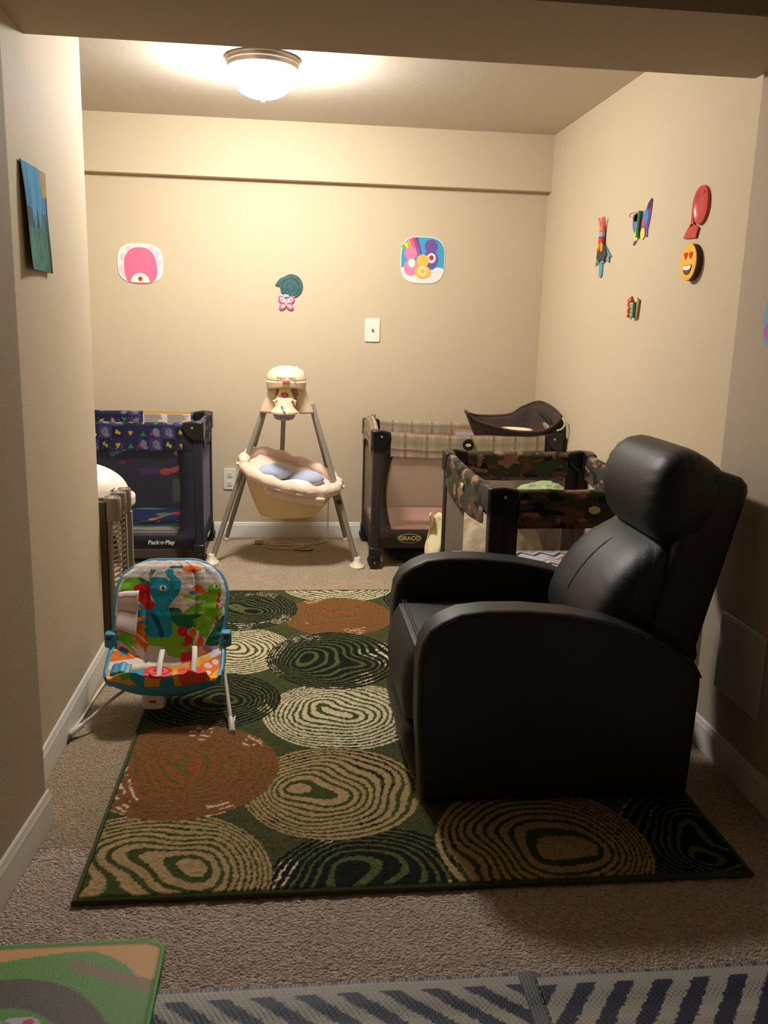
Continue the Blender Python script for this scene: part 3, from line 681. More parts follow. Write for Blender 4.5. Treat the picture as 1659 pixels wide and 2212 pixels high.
def playpen(p, name, label, x0, x1, y0, y1, ztop, dark, net, cloth, clothmat, drop, z0, z1, skz, pw, mat_z, matm, wheels, capw=.10, sag_long=0.0, arch_short=0.0, bulge_long=0, bulge_short=0, netL=None, curve=.015, back=None, end_net=None):
    t = thing(name, label, 'playpen', ((x0+x1)/2, (y0+y1)/2, 0)); i = .022
    PL = M(p+'_plastic', (24, 22, 24), .3)
    a0, a1, b0, b1 = x0+i, x1-i, y0+i, y1-i
    c_ = capw*.8
    for A, Bq, n, lg in (((a0+c_, b0, ztop), (a1-c_, b0, ztop), (0, -1, 0), 'f'), ((a0+c_, b1, ztop), (a1-c_, b1, ztop), (0, 1, 0), 'b'),
                     ((a0, b0+c_*.7, ztop), (a0, b1-c_*.7, ztop), (-1, 0, 0), 'l'), ((a1, b0+c_*.7, ztop), (a1, b1-c_*.7, ztop), (1, 0, 0), 'r')):
        lw = (x1-x0 > y1-y0) == (lg in 'fb')
        rail('top_rail', A, Bq, n, drop, drop*.8, cloth, clothmat, t, sag=sag_long if lw else 0, arch=0 if lw else arch_short, bulge=bulge_long if lw else bulge_short)
    for A, Bq, n, lg in (((a0, b0, 0), (a1, b0, 0), (0, -1, 0), 'f'), ((a0, b1, 0), (a1, b1, 0), (0, 1, 0), 'b'), ((a0, b0, 0), (a0, b1, 0), (-1, 0, 0), 'l'), ((a1, b0, 0), (a1, b1, 0), (1, 0, 0), 'r')):
        nn = net if lg in 'fb' else (end_net or net)
        if lg == 'b' and back: nn = back
        side(t, A, Bq, n, z0, z1, ztop-.03, pw, dark, nn, skz, curve=curve) if lg in 'fb' else side(t, A, Bq, n, z0, z1, ztop-.03, .036, dark, nn, skz, curve=.004)
    for cx, sx in ((x0, -1), (x1, 1)):
        for cy, sy in ((y0, -1), (y1, 1)):
            cap(t, cx, cy, sx, sy, ztop+.006, PL, capw, .09)
            l = obj('leg', box(B(), cx-sx*.005, cx-sx*.050, cy-sy*.005, cy-sy*.040, .06, ztop-.06), dark, t, bevel=.008)
            f = obj('foot', box(B(), cx+sx*.002, cx-sx*.060, cy+sy*.002, cy-sy*.052, .038 if (sx in wheels) else .0, .108), PL, l, bevel=.010)
            if sx in wheels:
                wx, wy = cx-sx*.026, cy-sy*.002
                bm = B(); lathe(bm, [(0, -.012), (.022, -.013), (.030, -.011), (.034, -.005), (.034, .005), (.030, .011), (.022, .013), (0, .012)], (wx, cy-sy*.012+sy*.020, .034), 28, Matrix.Rotation(PI/2, 4, 'X'))
                w_ = obj('wheel', bm, PL, l)
                obj('wheel', lathe(B(), [(0, -.010), (.030, -.010), (.034, -.004), (.034, .004), (.030, .010), (0, .010)], (wx, cy-sy*.045, .034), 24, Matrix.Rotation(PI/2, 4, 'X')), PL, l)
                obj('axle_pin', lathe(B(), [(0, 0), (.004, 0), (0, .003)], (wx, cy-sy*.012+sy*.020-.0135 if sy < 0 else cy-sy*.012+.0215, .034), 10, Matrix.Rotation(PI/2, 4, 'X')), M('zinc', (0,)*3), w_)
    obj('mattress', box(B(), x0+.035, x1-.035, y0+.04, y1-.04, mat_z-.035, mat_z), matm, t, bevel=.01)
    return t
def oval_badge(parent, x, y, z, rx, rz, m, axis='y'):
    th = ellipse(0, 0, rx, rz, 28)
    if axis == 'y': bm = prism(B(), th, lambda a, b: (x+a, y, z+b), lambda a, b: (x+a, y-.006, z+b))
    else: bm = prism(B(), th, lambda a, b: (x, y+a, z+b), lambda a, b: (x-.006, y+a, z+b))
    return obj('latch_button', bm, m, parent, bevel=.002)
CLOTH = M('printed_cloth', (255, 255, 255), .85, vc=True, bump=(420, .0008), spec=.2)

# navy playpen on the left
def navy_pen():
    x0, x1, y0, y1, zt = -1.42, -.437, 4.425, 4.99, .735
    NV = M('navy_fabric', (26, 28, 44), .8, bump=(90, .002), var=(14, .12))
    net = M('navy_netting', (38, 40, 58), .9, alpha=.52)
    endn = M('violet_netting_lit', (134, 128, 170), .9, alpha=.8)  # end netting: light passing through it is put into the paler colour
    back = M('navy_liner', (44, 44, 60), .9)
    t = playpen('navy', 'playpen', 'navy playpen with an animal print rail standing left of the baby swing', x0, x1, y0, y1, zt, NV, net, cloth_blue, CLOTH, .125, .155, .60, .085, .095, .17,
                M('mattress_edge', (196, 186, 176), .8), (1,), capw=.10, netL=None, back=back, end_net=endn, curve=.012)
    # printed liner on the far inside wall, seen through the netting
    X, Z = np.meshgrid(np.linspace(x0+.06, x1-.05, 240), np.linspace(.18, .62, 110))
    u, v = X, Z; E = ellipse
    sh = [((150, 84, 58), [(-.66, .60), (-.60, .61), (-.59, .54), (-.62, .48), (-.65, .50)]), ((170, 60, 60), [(-.58, .60), (-.50, .57), (-.50, .55), (-.57, .58)]), ((60, 110, 110), [(-.60, .56), (-.48, .50), (-.48, .48), (-.61, .54)]),
          ((206, 84, 50), E(-.70, .40, .030, .020)), ((206, 84, 50), [(-.70, .41), (-.61, .44), (-.60, .42), (-.66, .39)]), ((90, 50, 100), [(-.86, .42), (-.73, .42), (-.73, .39), (-.84, .38)]),
          ((176, 140, 64), E(-.53, .35, .03, .025)), ((150, 110, 60), [(-.58, .36), (-.53, .33), (-.54, .27), (-.57, .25)]), ((40, 96, 130), E(-.53, .28, .025, .018)), ((90, 90, 84), [(-.66, .36), (-.60, .36), (-.60, .24), (-.66, .22)]),
          ((60, 120, 120), [(-1.0, .50), (-.80, .60), (-.79, .585), (-.99, .48)]), ((130, 50, 60), [(-1.02, .52), (-.94, .56), (-.93, .545), (-1.0, .50)]), ((150, 40, 50), E(-.93, .45, .02, .01))]
    col = paint(u, v, (50, 48, 58), sh)
    npgrid('printed_liner', np.stack([X, np.full_like(X, y1-.045), Z], -1), col, CLOTH, t)
    # printed quilt cover on the mattress
    X, Y = np.meshgrid(np.linspace(x0+.05, x1-.05, 260), np.linspace(y0+.05, y1-.05, 140)); Z = .178+.012*np.clip((Y-y0-.2)/.3, 0, 1)+(vnoise(X, Y, .1, 3)-.5)*.006
    w_ = .018*np.sin(X*22)
    col = np.zeros(X.shape+(3,)); col[:] = lin((34, 44, 100))
    d = Y-y0+w_; col[d < .11] = lin((214, 206, 196)); col[(d > .11) & (d < .16)] = lin((70, 150, 160)); col[(d > .16) & (d < .18)] = lin((40, 80, 110)); col[d > .50] = lin((110, 160, 156))
    for c_, pl in (((70, 130, 90), [(-.86, 4.62), (-.74, 4.70), (-.73, 4.67), (-.84, 4.58)]), ((204, 100, 60), [(-.76, 4.69), (-.68, 4.80), (-.66, 4.78), (-.74, 4.66)]), ((190, 60, 60), ellipse(-.62, 4.82, .04, .035)), ((90, 150, 90), ellipse(-.69, 4.80, .045, .03)), ((210, 200, 120), ellipse(-.58, 4.82, .015, .02)), ((190, 190, 110), ellipse(-.74, 4.70, .02, .02))):
        col[inpoly(X, Y, pl)] = lin(c_)
    for px_, py_ in ((-.88, 4.8), (-.70, 4.66), (-.60, 4.66), (-.56, 4.7), (-.85, 4.7)): col[np.hypot(X-px_, Y-py_) < .008] = lin((180, 190, 210))
    npgrid('printed_sheet', np.stack([X, Y, Z], -1), col, CLOTH, t, solid=.008)
    # warning label on the far rail
    W_ = M('label_white', (222, 214, 204), .8); K_ = M('label_ink', (110, 104, 104), .8)
    ly_ = y1-.022-.018-.006
    lb = obj('warning_label', box(B(), -.812, -.552, ly_-.002, ly_, .662, .742), W_, t)
    obj('label_band', box(B(), -.812, -.552, ly_-.003, ly_-.0015, .729, .742), M('label_orange', (226, 160, 70), .8), lb)
    bm = B(); r_ = random.Random(3)
    for cx in (-.806, -.680):
        for k in range(9):
            box(bm, cx, cx+.075+.04*r_.random(), ly_-.003, ly_-.0018, .720-k*.006, .7225-k*.006)
    obj('label_text', bm, K_, lb)
    text('logo', 'Pack·n·Play', .030, facingY(-.655, y0-.0045+.0, .122) @ Matrix.Identity(4), M('logo_white', (216, 212, 206), .6), t, bold=.0008, sx=1.0, shear=.15)
    text('logo', 'Pack·n·Play', .026, Matrix(((0, 0, 1, x1+.0045), (1, 0, 0, 4.62), (0, 1, 0, .12), (0, 0, 0, 1))), M('logo_white', (0,)*3), t, bold=.0006, shear=.15)
    obj('support_board', box(B(), -1.25, -.57, y0+.05, y1-.1, .018, .075), M('underboard_grey', (84, 74, 72), .7), t, bevel=.01)
    hg = oval_badge(t, -.975, y0-.002, .672, .022, .012, M('cream_plastic', (0,)*3)); 
    obj('latch_pocket', lathe(B(), [(0, 0), (.032, 0), (.034, .004), (.028, .006), (0, .006)], (-.978, y0-.0005, .680), 24, Matrix.Rotation(PI/2, 4, 'X')), M('navy_plastic', (24, 22, 24), .3), t)
navy_pen()

# plaid playpen in the back right corner
def plaid_pen():
    x0, x1, y0, y1, zt = .412, 1.405, 4.365, 4.985, .712
    BR = M('brown_fabric', (48, 34, 32), .8, bump=(80, .002), var=(12, .12))
    net = M('tan_netting', (176, 152, 128), .9, alpha=.55)
    t = playpen('plaid', 'playpen', 'brown playpen with a plaid rail in the back right corner, pink sheet inside', x0, x1, y0, y1, zt, BR, net, cloth_plaid, CLOTH, .105, .205, .60, .105, .055, .205,
                M('pink_sheet', (222, 160, 162), .85, bump=(30, .004)), (-1,), capw=.092, sag_long=.012, arch_short=.045, curve=.035)
    m = M('badge_cream', (196, 186, 130), .6); bx, bz = .62, .158
    ring = obj('logo', prism(B(), ellipse(bx, bz, .063, .0245, 40), lambda a, b: (a, y0+.0085, b), lambda a, b: (a, y0+.0065, b)), m, t)
    obj('logo_field', prism(B(), ellipse(bx, bz, .058, .0205, 40), lambda a, b: (a, y0+.0085, b), lambda a, b: (a, y0+.0058, b)), M('brown_fabric', (0,)*3), ring)
    obj('logo_field', prism(B(), ellipse(bx, bz, .060, .0222, 40), lambda a, b: (a, y0+.0085, b), lambda a, b: (a, y0+.0061, b)), M('brown_fabric', (0,)*3), ring)
    text('logo_text', 'GRACO', .029, facingY(bx, y0+.005, bz), m, ring, bold=.0007, sx=1.08)
    lb = obj('warning_label', box(B(), .945, 1.10, y1-.052, y1-.050, .612, .655), M('pale_label', (186, 182, 190), .8), t)
    obj('label_band', box(B(), .945, 1.08, y1-.053, y1-.051, .655, .662), M('label_orange', (0,)*3), lb)
    hub = obj('hinge_hub', lathe(B(), [(0, 0), (.016, 0), (.018, .004), (.027, .006), (.030, .0), (.026, -.004)], (.905, y0-.006, .655), 30, Matrix.Rotation(PI/2, 4, 'X')), M('plaid_plastic', (0,)*3), t)
    oval_badge(t, .905, y0-.006, .652, .015, .009, m)
    # drawstring handles by the back left corner
    for k in (0, .016): obj('clip', box(B(), .455+k, .461+k, y1-.08, y1-.07, .70, .745), M('plaid_plastic', (0,)*3), t, bevel=.002)
plaid_pen()

# camouflage playpen
def camo_pen():
    x0, x1, y0, y1, zt = .676, 1.345, 2.86, 3.80, .705
    BR = M('espresso_fabric', (44, 32, 28), .75, bump=(80, .002), var=(12, .12))
    net = M('pale_netting', (198, 178, 158), .9, alpha=.30)
    t = playpen('camo', 'playpen', 'playpen with a camouflage print rail behind the black recliner', x0, x1, y0, y1, zt, BR, net, cloth_camo, CLOTH, .115, .20, .605, .10, .085, .25,
                M('white_mattress', (206, 196, 186), .8), (1,), capw=.105, sag_long=.01, bulge_long=.02, curve=0)
    X, Y = np.meshgrid(np.linspace(x0+.05, x1-.05, 200), np.linspace(y0+.05, y1-.05, 260)); Z = .256+(vnoise(X, Y, .12, 5)-.5)*.012
    zz = Y*1.0+.035*np.abs(((X/.09) % 1)*2-1)*1.6; k = np.floor(zz/.028) % 6
    col = np.zeros(X.shape+(3,)); col[:] = lin((216, 206, 204))
    col[k == 0] = lin((58, 60, 84)); col[k == 2] = lin((150, 182, 196)); col[k == 4] = lin((200, 196, 210)); col[(k == 4) & (X > 1.14)] = lin((196, 120, 120))
    npgrid('chevron_sheet', np.stack([X, Y, Z], -1), col, CLOTH, t, solid=.006)
    m = M('badge_cream', (0,)*3)
    oval_badge(t, 1.047, y0-.001, .638, .021, .014, m)
    oval_badge(t, x0-.001, 3.32, .635, .022, .012, m, 'x')
camo_pen()

# ------------------------------------------------------------ changing seat lying on the plaid pen
def napper():
    t = thing('infant_napper', 'dark brown cloth infant napper resting on the right end of the plaid playpen', 'baby seat', (1.18, 4.6, .64))
    near = [(.893, 4.40, .821), (.935, 4.385, .782), (1.03, 4.375, .751), (1.13, 4.37, .728), (1.253, 4.37, .724), (1.330, 4.38, .742), (1.395, 4.42, .790)]
    back = [(1.412, 4.58, .822), (1.375, 4.74, .848), (1.285, 4.76, .815), (1.209, 4.76, .772), (1.05, 4.75, .764), (.95, 4.62, .79)]
    rim = smooth_path(near+back, 6, closed=True); n = len(rim)
    cen = Vector((1.17, 4.56, .655))
    def P(u, v):
        i = int(round(u*n)) % n; p = rim[i]
        base = Vector((cen.x+(p.x-cen.x)*.72, cen.y+(p.y-cen.y)*.80, .668))
        if v < .5: q = p.lerp(base, math.sin(v*PI/1.0)**1.0) if v < .5 else base
        else: q = base.lerp(cen, (v-.5)*2)
        w_ = .004*math.sin(u*57)*math.sin(v*PI)
        return Vector((q.x, q.y+w_, q.z+w_-(.006*math.sin(PI*min(v*2, 1)))))
    bm = B(); grid(bm, lambda u, v: P(u, v), n, 16, wrap_u=True)
    BRN = M('brown_cloth', (64, 46, 42), .85, bump=(60, .003), var=(8, .12))
    sh = obj('cloth_shell', bm, BRN, t, solid=.010, sharp=0)
    obj('rim_tube', tube(B(), rim, .0075, 8, closed=True), BRN, t)
    bm = B(); grid(bm, lambda u, v: (1.19+(.095*math.cos(2*PI*u))*v, 4.535+.10*math.sin(2*PI*u)*v, .716+.006*(1-v*v)), 28, 6, wrap_u=True)
    obj('seat_pad', bm, M('cream_cloth', (240, 226, 190), .8), t, solid=.006, sharp=0)
    obj('carry_strap', tube(B(), smooth_path([(1.392, 4.37, .800), (1.402, 4.35, .772), (1.385, 4.345, .745), (1.36, 4.35, .735)], 6), .0055, 8), M('pale_green_strap', (176, 180, 140), .7), t)
    bm = B(); grid(bm, lambda u, v: (1.36+.055*u, 4.40+.52*v+.0*u, .70-.06*u+.10*math.sin(PI*v)**.5*(1-u*.2)-.10*(1-v)*u), 8, 14)
    obj('cloth_flap', bm, M('dark_brown_cloth', (44, 34, 30), .9), t, solid=.006, sharp=0)
napper()

# ------------------------------------------------------------ bedding heaped between the two pens
def bedding(name, label, cx, cy, rx, ry, hgt, m, seed, flat=.6, x0=None):
    r = np.random.RandomState(seed)
    n = 90; U, V = np.meshgrid(np.linspace(-1, 1, n), np.linspace(-1, 1, n))
    R_ = np.hypot(U, V); k = np.maximum(np.abs(U), np.abs(V))/np.maximum(R_, 1e-6); X = U*k; Y = V*k
    rr = np.hypot(X, Y)
    Z = hgt*np.clip(1-rr**3.2, 0, 1)**.55
    f = vnoise(X*2, Y*2, .35, seed)+.5*vnoise(X*2, Y*2, .16, seed+1)
    Z = np.maximum(Z+(f-.75)*hgt*.16*np.clip(1.2-rr, 0, 1), 0)
    rad = 1+.10*np.sin(np.arctan2(Y, X)*5+seed)+.05*np.sin(np.arctan2(Y, X)*11)
    P = np.stack([cx+X*rx*rad, cy+Y*ry*rad, Z], -1); return P
P = bedding('', '', .985, 4.14, .28, .155, .36, None, 4)
o = npgrid('quilt', P, None, M('cream_quilt', (222, 206, 170), .9, bump=(24, .012), var=(18, .16)), solid=.008)
tag(o, 'cream quilt heaped on the floor between the camouflage and plaid playpens', 'quilt')
P = bedding('', '', 1.235, 4.12, .165, .15, .150, None, 9); P[..., 2] += .352
o = npgrid('blanket', P, None, M('mint_quilting', (182, 206, 152), .9, bump=(34, .010), var=(30, .06)), solid=.008)
tag(o, 'mint green blanket lying on top of the cream quilt behind the camouflage pen', 'blanket')
bm = B(); grid(bm, lambda u, v: (.665+.060*u+.010*math.sin(v*9), 4.03+.05*math.sin(u*3+v*4), .352*(1-v)+.004+.010*math.sin(u*9)), 12, 18)
o = obj('burp_cloth', bm, M('floral_cloth', (226, 214, 168), .9, var=(60, .22)), solid=.006, sharp=0)
tag(o, 'pale yellow floral cloth hanging down left of the camouflage playpen', 'cloth')
# black bag under the plaid pen
bm = B(); lathe(bm, [(0, 0), (.20, .002), (.245, .02), (.25, .045), (.22, .075), (0, .085)], (.82, 4.60, 0), 30, sx=1.25, sy=.75)
tag(obj('storage_bag', bm, M('black_nylon', (16, 15, 15), .8, bump=(40, .006))), 'black storage bag lying on the carpet under the plaid playpen', 'bag')

# ------------------------------------------------------------ baby swing
def swing():
    t = thing('baby_swing', 'cream baby cradle swing on four grey metal legs against the back wall', 'baby swing', (0, 4.6, 0))
    CR = M('cream_shell', (232, 208, 176), .4); MET = M('pewter_tube', (150, 142, 128), .4, .25)
    FTM = M('ivory_foot', (232, 220, 194), .45)
    for s, foot in ((-1, (-.400, 4.475)), (1, (.345, 4.405))):
        topp = Vector((s*.118-.008, 4.555, .83)); ft = Vector((foot[0], foot[1], .028))
        mid = topp.lerp(ft, .55)+Vector((s*.004, 0, 0))
        l = obj('front_leg', tube(B(), smooth_path([topp, mid, ft], 6), .0135, 12), MET, t)
        d = (ft-topp).normalized(); ang = math.atan2(d.y, d.x)
        bm = B(); lathe(bm, [(0, 0), (.046, 0), (.046, .008), (.030, .020), (.022, .034), (.018, .05), (0, .05)], (ft.x+s*.006, ft.y-.012, 0), 28, sx=.85, sy=1.25)
        obj('foot', bm, FTM, l, bevel=.002)
        for q in (.82,): obj('rivet', lathe(B(), [(0, 0), (.0035, 0), (0, .002)], topp.lerp(ft, q)+Vector((0, -.0135, 0)), 10, Matrix.Rotation(PI/2, 4, 'X')), M('zinc', (0,)*3), l)
    for s, foot in ((-1, (-.365, 4.965)), (1, (.325, 4.965))):
        topp = Vector((s*.112-.008, 4.60, .83)); ft = Vector((foot[0], foot[1], .01))
        l = obj('rear_leg', tube(B(), [topp, ft], .0125, 12), MET, t)
        obj('foot', tube(B(), [ft+Vector((0, 0, .03)), ft-Vector((0, 0, .008))], [.014, .018], 12), FTM, l)
    # housing: flared side shells, domed lid, drive unit
    def lid(u, v):
        a = 2*PI*u; r = math.sin(v*PI/2)**.8; z = math.cos(v*PI/2)**.9
        return (-.022+.100*r*math.cos(a), 4.51+.105*r*math.sin(a), .952+.072*z)
    bm = B(); grid(bm, lid, 48, 16, wrap_u=True)
    pr = [(-.022+.100*math.cos(2*PI*k/48), 4.51+.105*math.sin(2*PI*k/48)) for k in range(48)]
    h_ = obj('housing_lid', bm, CR, t, sharp=60, solid=.004)
    bm = B(); grid(bm, lambda u, v: (-.022+(.102-.006*v)*math.cos(2*PI*u), 4.51+(.107-.006*v)*math.sin(2*PI*u), .953-.028*v-(.022*v*abs(math.cos(2*PI*u))**1.5)), 48, 5, wrap_u=True)
    obj('housing_rim', bm, CR, h_, solid=.004, sharp=60)
    bm = B(); grid(bm, lambda u, v: (-.018+(.086+.052*v**1.1)*math.copysign(abs(math.cos(2*PI*u))**.7, math.cos(2*PI*u)), 4.545+(.085-.02*v)*math.copysign(abs(math.sin(2*PI*u))**.9, math.sin(2*PI*u))+(.0), .935-.150*v-.012*math.sin(PI*u*2)**2*v*0), 56, 14, wrap_u=True)
    # open front: drop faces facing the camera so that the drive unit shows
    bm.faces.ensure_lookup_table()
    kill = [f for f in bm.faces if f.calc_center_median().y < 4.505 and abs(f.calc_center_median().x+.018) < .048+.012*(.935-f.calc_center_median().z)/.15]
    bmesh.ops.delete(bm, geom=kill, context='FACES')
    obj('housing_skirt', bm, CR, t, solid=.004, sharp=60)
    neck = [(-.066, .935), (.012, .935), (.004, .905), (.016, .875), (.028, .845), (.026, .825), (-.080, .825), (-.082, .845), (-.070, .875), (-.058, .905)]
    n_ = obj('drive_unit', prismY(B(), neck, 4.44, 4.56), M('cream_inner', (226, 196, 148), .45), t, bevel=.008)
    obj('power_button', prism(B(), ellipse(-.029, .883, .019, .0105, 28), lambda a, b: (a, 4.442, b), lambda a, b: (a, 4.434, b)), M('red_badge', (0,)*3), n_, bevel=.002)
    text('button_mark', '•••', .016, facingY(-.029, 4.4335, .883), M('logo_white', (0,)*3), n_)
    mb = obj('mobile_arm', prismY(B(), [(-.075, .866), (-.055, .872), (-.029, .868), (-.003, .872), (.018, .864), (.010, .853), (-.068, .855)], 4.405, 4.445), CR, t, bevel=.005)
    for s in (-1, 1): obj('mobile_peg', tube(B(), [(-.029+s*.030, 4.42, .862), (-.029+s*.058, 4.41, .853)], [.008, .005], 10), CR, mb)
    mo = obj('mobile_dome', lathe(B(), [(0, .018), (.034, .018), (.046, -.012), (.062, -.028), (.068, -.036), (.068, -.044), (.058, -.048), (0, -.048)], (-.031, 4.40, .84), 36), M('sand_plastic', (222, 196, 164), .5), t)
    ms = obj('mobile_bowl', lathe(B(), [(.055, .034), (.054, .022), (.047, .009), (.032, .002), (0, 0)], (-.031, 4.40, .760), 32), M('blue_grey_print', (158, 156, 172), .6), mo)
    bm = B()
    for a in (-1.9, -1.45, -1.1, -.7, -2.4): lathe(bm, [(0, 0), (.0028, 0), (0, .002)], (-.031+.052*math.cos(a), 4.40+.052*math.sin(a), .776), 8, Matrix.Rotation(PI/2, 4, 'X'))
    obj('printed_dots', bm, M('slate_print', (70, 72, 84), .7), ms)
    obj('bird_charm', tube(B(), smooth_path([(-.046, 4.350, .836), (-.037, 4.346, .832), (-.035, 4.338, .818), (-.028, 4.330, .808)], 5), [.006]*1+[.005]*15, 8), M('blue_grey_print', (0,)*3), mo)
    RED_ = M('brand_red', (196, 48, 40), .5)
    bd = obj('badge', box(B(), -.040, -.004, 4.398, 4.404, .944, .956), RED_, h_, bevel=.002)
    text('badge_text', 'Fisher-Price', .0062, facingY(-.022, 4.3975, .950), M('logo_white', (0,)*3), h_)
    text('lid_text', 'Cradle   Swing', .0165, Matrix(((1, 0, 0, -.022), (0, .80, -.6, 4.407), (0, .6, .80, .972), (0, 0, 0, 1))), M('lid_print', (200, 160, 100), .6), h_, depth=.002)
    # ribbon tied on the lid
    bm = B(); grid(bm, lambda u, v: (.028+.045*u, 4.49+.03*v, 1.018-.034*u+.008*math.sin(u*9+v*3)), 12, 5)
    obj('fabric_bow', bm, M('lavender_ribbon', (214, 196, 214), .7), t, solid=.004, sharp=0)
    # hanging arm behind, seat ring, cushioned seat
    obj('hanger_arm', tube(B(), smooth_path([(-.030, 4.56, .84), (-.036, 4.66, .76), (-.042, 4.70, .60), (-.046, 4.70, .48), (-.03, 4.64, .36), (-.01, 4.56, .33)], 6), .0125, 10, flat=1), MET, t)
    cx, cy = .004, 4.50
    def ring(a):
        x = .243*math.cos(a); y = .165*math.sin(a)
        z = .472-.22*x + .05*max(0, math.sin(a))-.045*max(0, -math.sin(a)) + (.035*max(0, -math.cos(a))*max(0, math.sin(a)+.3))
        return Vector((cx+x, cy+y, z))
    n = 56; rim = [ring(2*PI*k/n) for k in range(n)]
    PINK = M('peach_cloth', (232, 204, 184), .85, bump=(40, .005), var=(16, .06)); SHELL = M('seat_shell', (220, 196, 150), .5)
    rr = [.028+.006*math.sin(k*1.7)+(.006 if math.sin(2*PI*k/n) < -.4 else 0) for k in range(n)]
    obj('padded_rim', tube(B(), rim, rr, 12, closed=True, flat=.9), PINK, t, sharp=0)
    def bowl(u, v):
        p = ring(2*PI*u); b = Vector((cx+(p.x-cx)*.60-.015, cy+(p.y-cy)*.70, .262)); m_ = Vector((cx+(p.x-cx)*.93-.004, cy+(p.y-cy)*.9, p.z*.45+.33*.55-.01))
        q = (p*(1-v)**2+m_*2*v*(1-v)*1.0+b*v*v) if v <= 1 else b
        return q
    bm = B(); grid(bm, bowl, n, 12, wrap_u=True); 

    bm.verts.ensure_lookup_table(); bm.faces.new([bm.verts[11*n+i] for i in range(n)])
    obj('seat_shell', bm, SHELL, t, solid=.006, sharp=50)
    def linr(u, v):
        p = ring(2*PI*u); q = p.lerp(Vector((cx, cy, .375-.06*(p.x-cx))), v); q.z = p.z*(1-v)**1.0+(.385-.15*(q.x-cx))*(1-(1-v)**1.0)+.008*math.sin(u*40)*v*(1-v)*4
        return q
    bm = B(); grid(bm, linr, n, 10, wrap_u=True); obj('seat_liner', bm, PINK, t, sharp=0)
    BLU2 = M('periwinkle_cloth', (174, 184, 212), .85, bump=(50, .003))
    for s in (-1, 1):
        bm = B(); lathe(bm, [(0.068*math.sin(a), .044*-math.cos(a)) for a in np.linspace(0, PI, 14)], (cx-.002+s*.080, cy+.01, .462-.22*s*.080), 24, sx=1.4, sy=1.1)
        obj('head_support', bm, BLU2, t, sharp=0)
    bm = B(); lathe(bm, [(0.06*math.sin(a), .036*-math.cos(a)) for a in np.linspace(0, PI, 14)], (cx+.02, cy-.065, .418), 24, sx=1.5, sy=.8)
    obj('white_cushion', bm, M('white_cloth', (240, 228, 222), .8), t, sharp=0)
    bm = B(); grid(bm, lambda u, v: (cx+.02+(u-.5)*.30, cy-.145-.022*math.sin(PI*v)-.004*math.sin(u*22), .385-.2*(u-.5)*.30-.03*v+.022*math.sin(PI*v)-.012*math.sin(PI*u)+.008), 26, 8)
    obj('front_flap', bm, PINK, t, solid=.012, sharp=0)
    bm = B(); obj('front_trim', tube(bm, [ring(a)+Vector((0, -.020, -.022)) for a in np.linspace(PI*1.15, PI*1.9, 20)], .008, 8), M('pale_lilac_cloth', (206, 200, 214), .8), t, sharp=0)
    for s in (-1, 1):
        p = ring(PI if s < 0 else 0)
        k = obj('side_bracket', box(B(), p.x-.020, p.x+.020, p.y-.055, p.y-.010, p.z-.035, p.z+.020, Matrix.Rotation(.25, 3, 'Y')), FTM, t, bevel=.010)
        obj('side_knob', tube(B(), [(p.x+s*.016, p.y-.03, p.z-.008), (p.x+s*.034, p.y-.03, p.z-.010)], [.007, .010], 12), FTM, k)
    obj('leg_hinge', lathe(B(), [(0, 0), (.014, 0), (.014, .02), (0, .02)], (.252, 4.45, .335), 18, Matrix.Rotation(PI/2, 4, 'X')), M('dark_hinge', (60, 54, 48), .5), t, bevel=.003)
    obj('strap_end', box(B(), .196, .203, 4.50, 4.502, .13, .33), M('white_webbing', (0,)*3), t)
    return t
swing()
# power cord and adapter on the carpet under the swing
t = thing('power_adapter', 'white power adapter with a coiled cord on the carpet under the swing', 'power adapter', (-.1, 4.83, 0))
WC = M('cord_ivory', (206, 190, 164), .5)
obj('adapter', box(B(), -.20, -.15, 4.86, 4.90, .0, .028), WC, t, bevel=.006)
r_ = random.Random(5); pts = [(-.17, 4.86, .006)]
for k in range(26):
    a = k*.62; pts.append((-.06+.10*math.cos(a)+.02*r_.random()+k*.002, 4.80+.06*math.sin(a)+.012*r_.random(), .006+.0012*(k//8)))
pts += [(.10, 4.84, .005), (.2, 4.90, .005), (.21, 4.96, .01)]
obj('cord', tube(B(), smooth_path(pts, 5), .0028, 6), WC, t)
tag(obj('ribbon_scrap', tube(B(), smooth_path([(.02, 4.70, .006), (.05, 4.69, .010), (.09, 4.70, .005), (.13, 4.71, .008)], 4), .005, 6, flat=.5), M('black_cloth', (14, 13, 13), .9)), 'small black strap end lying on the carpet beneath the swing', 'strap')
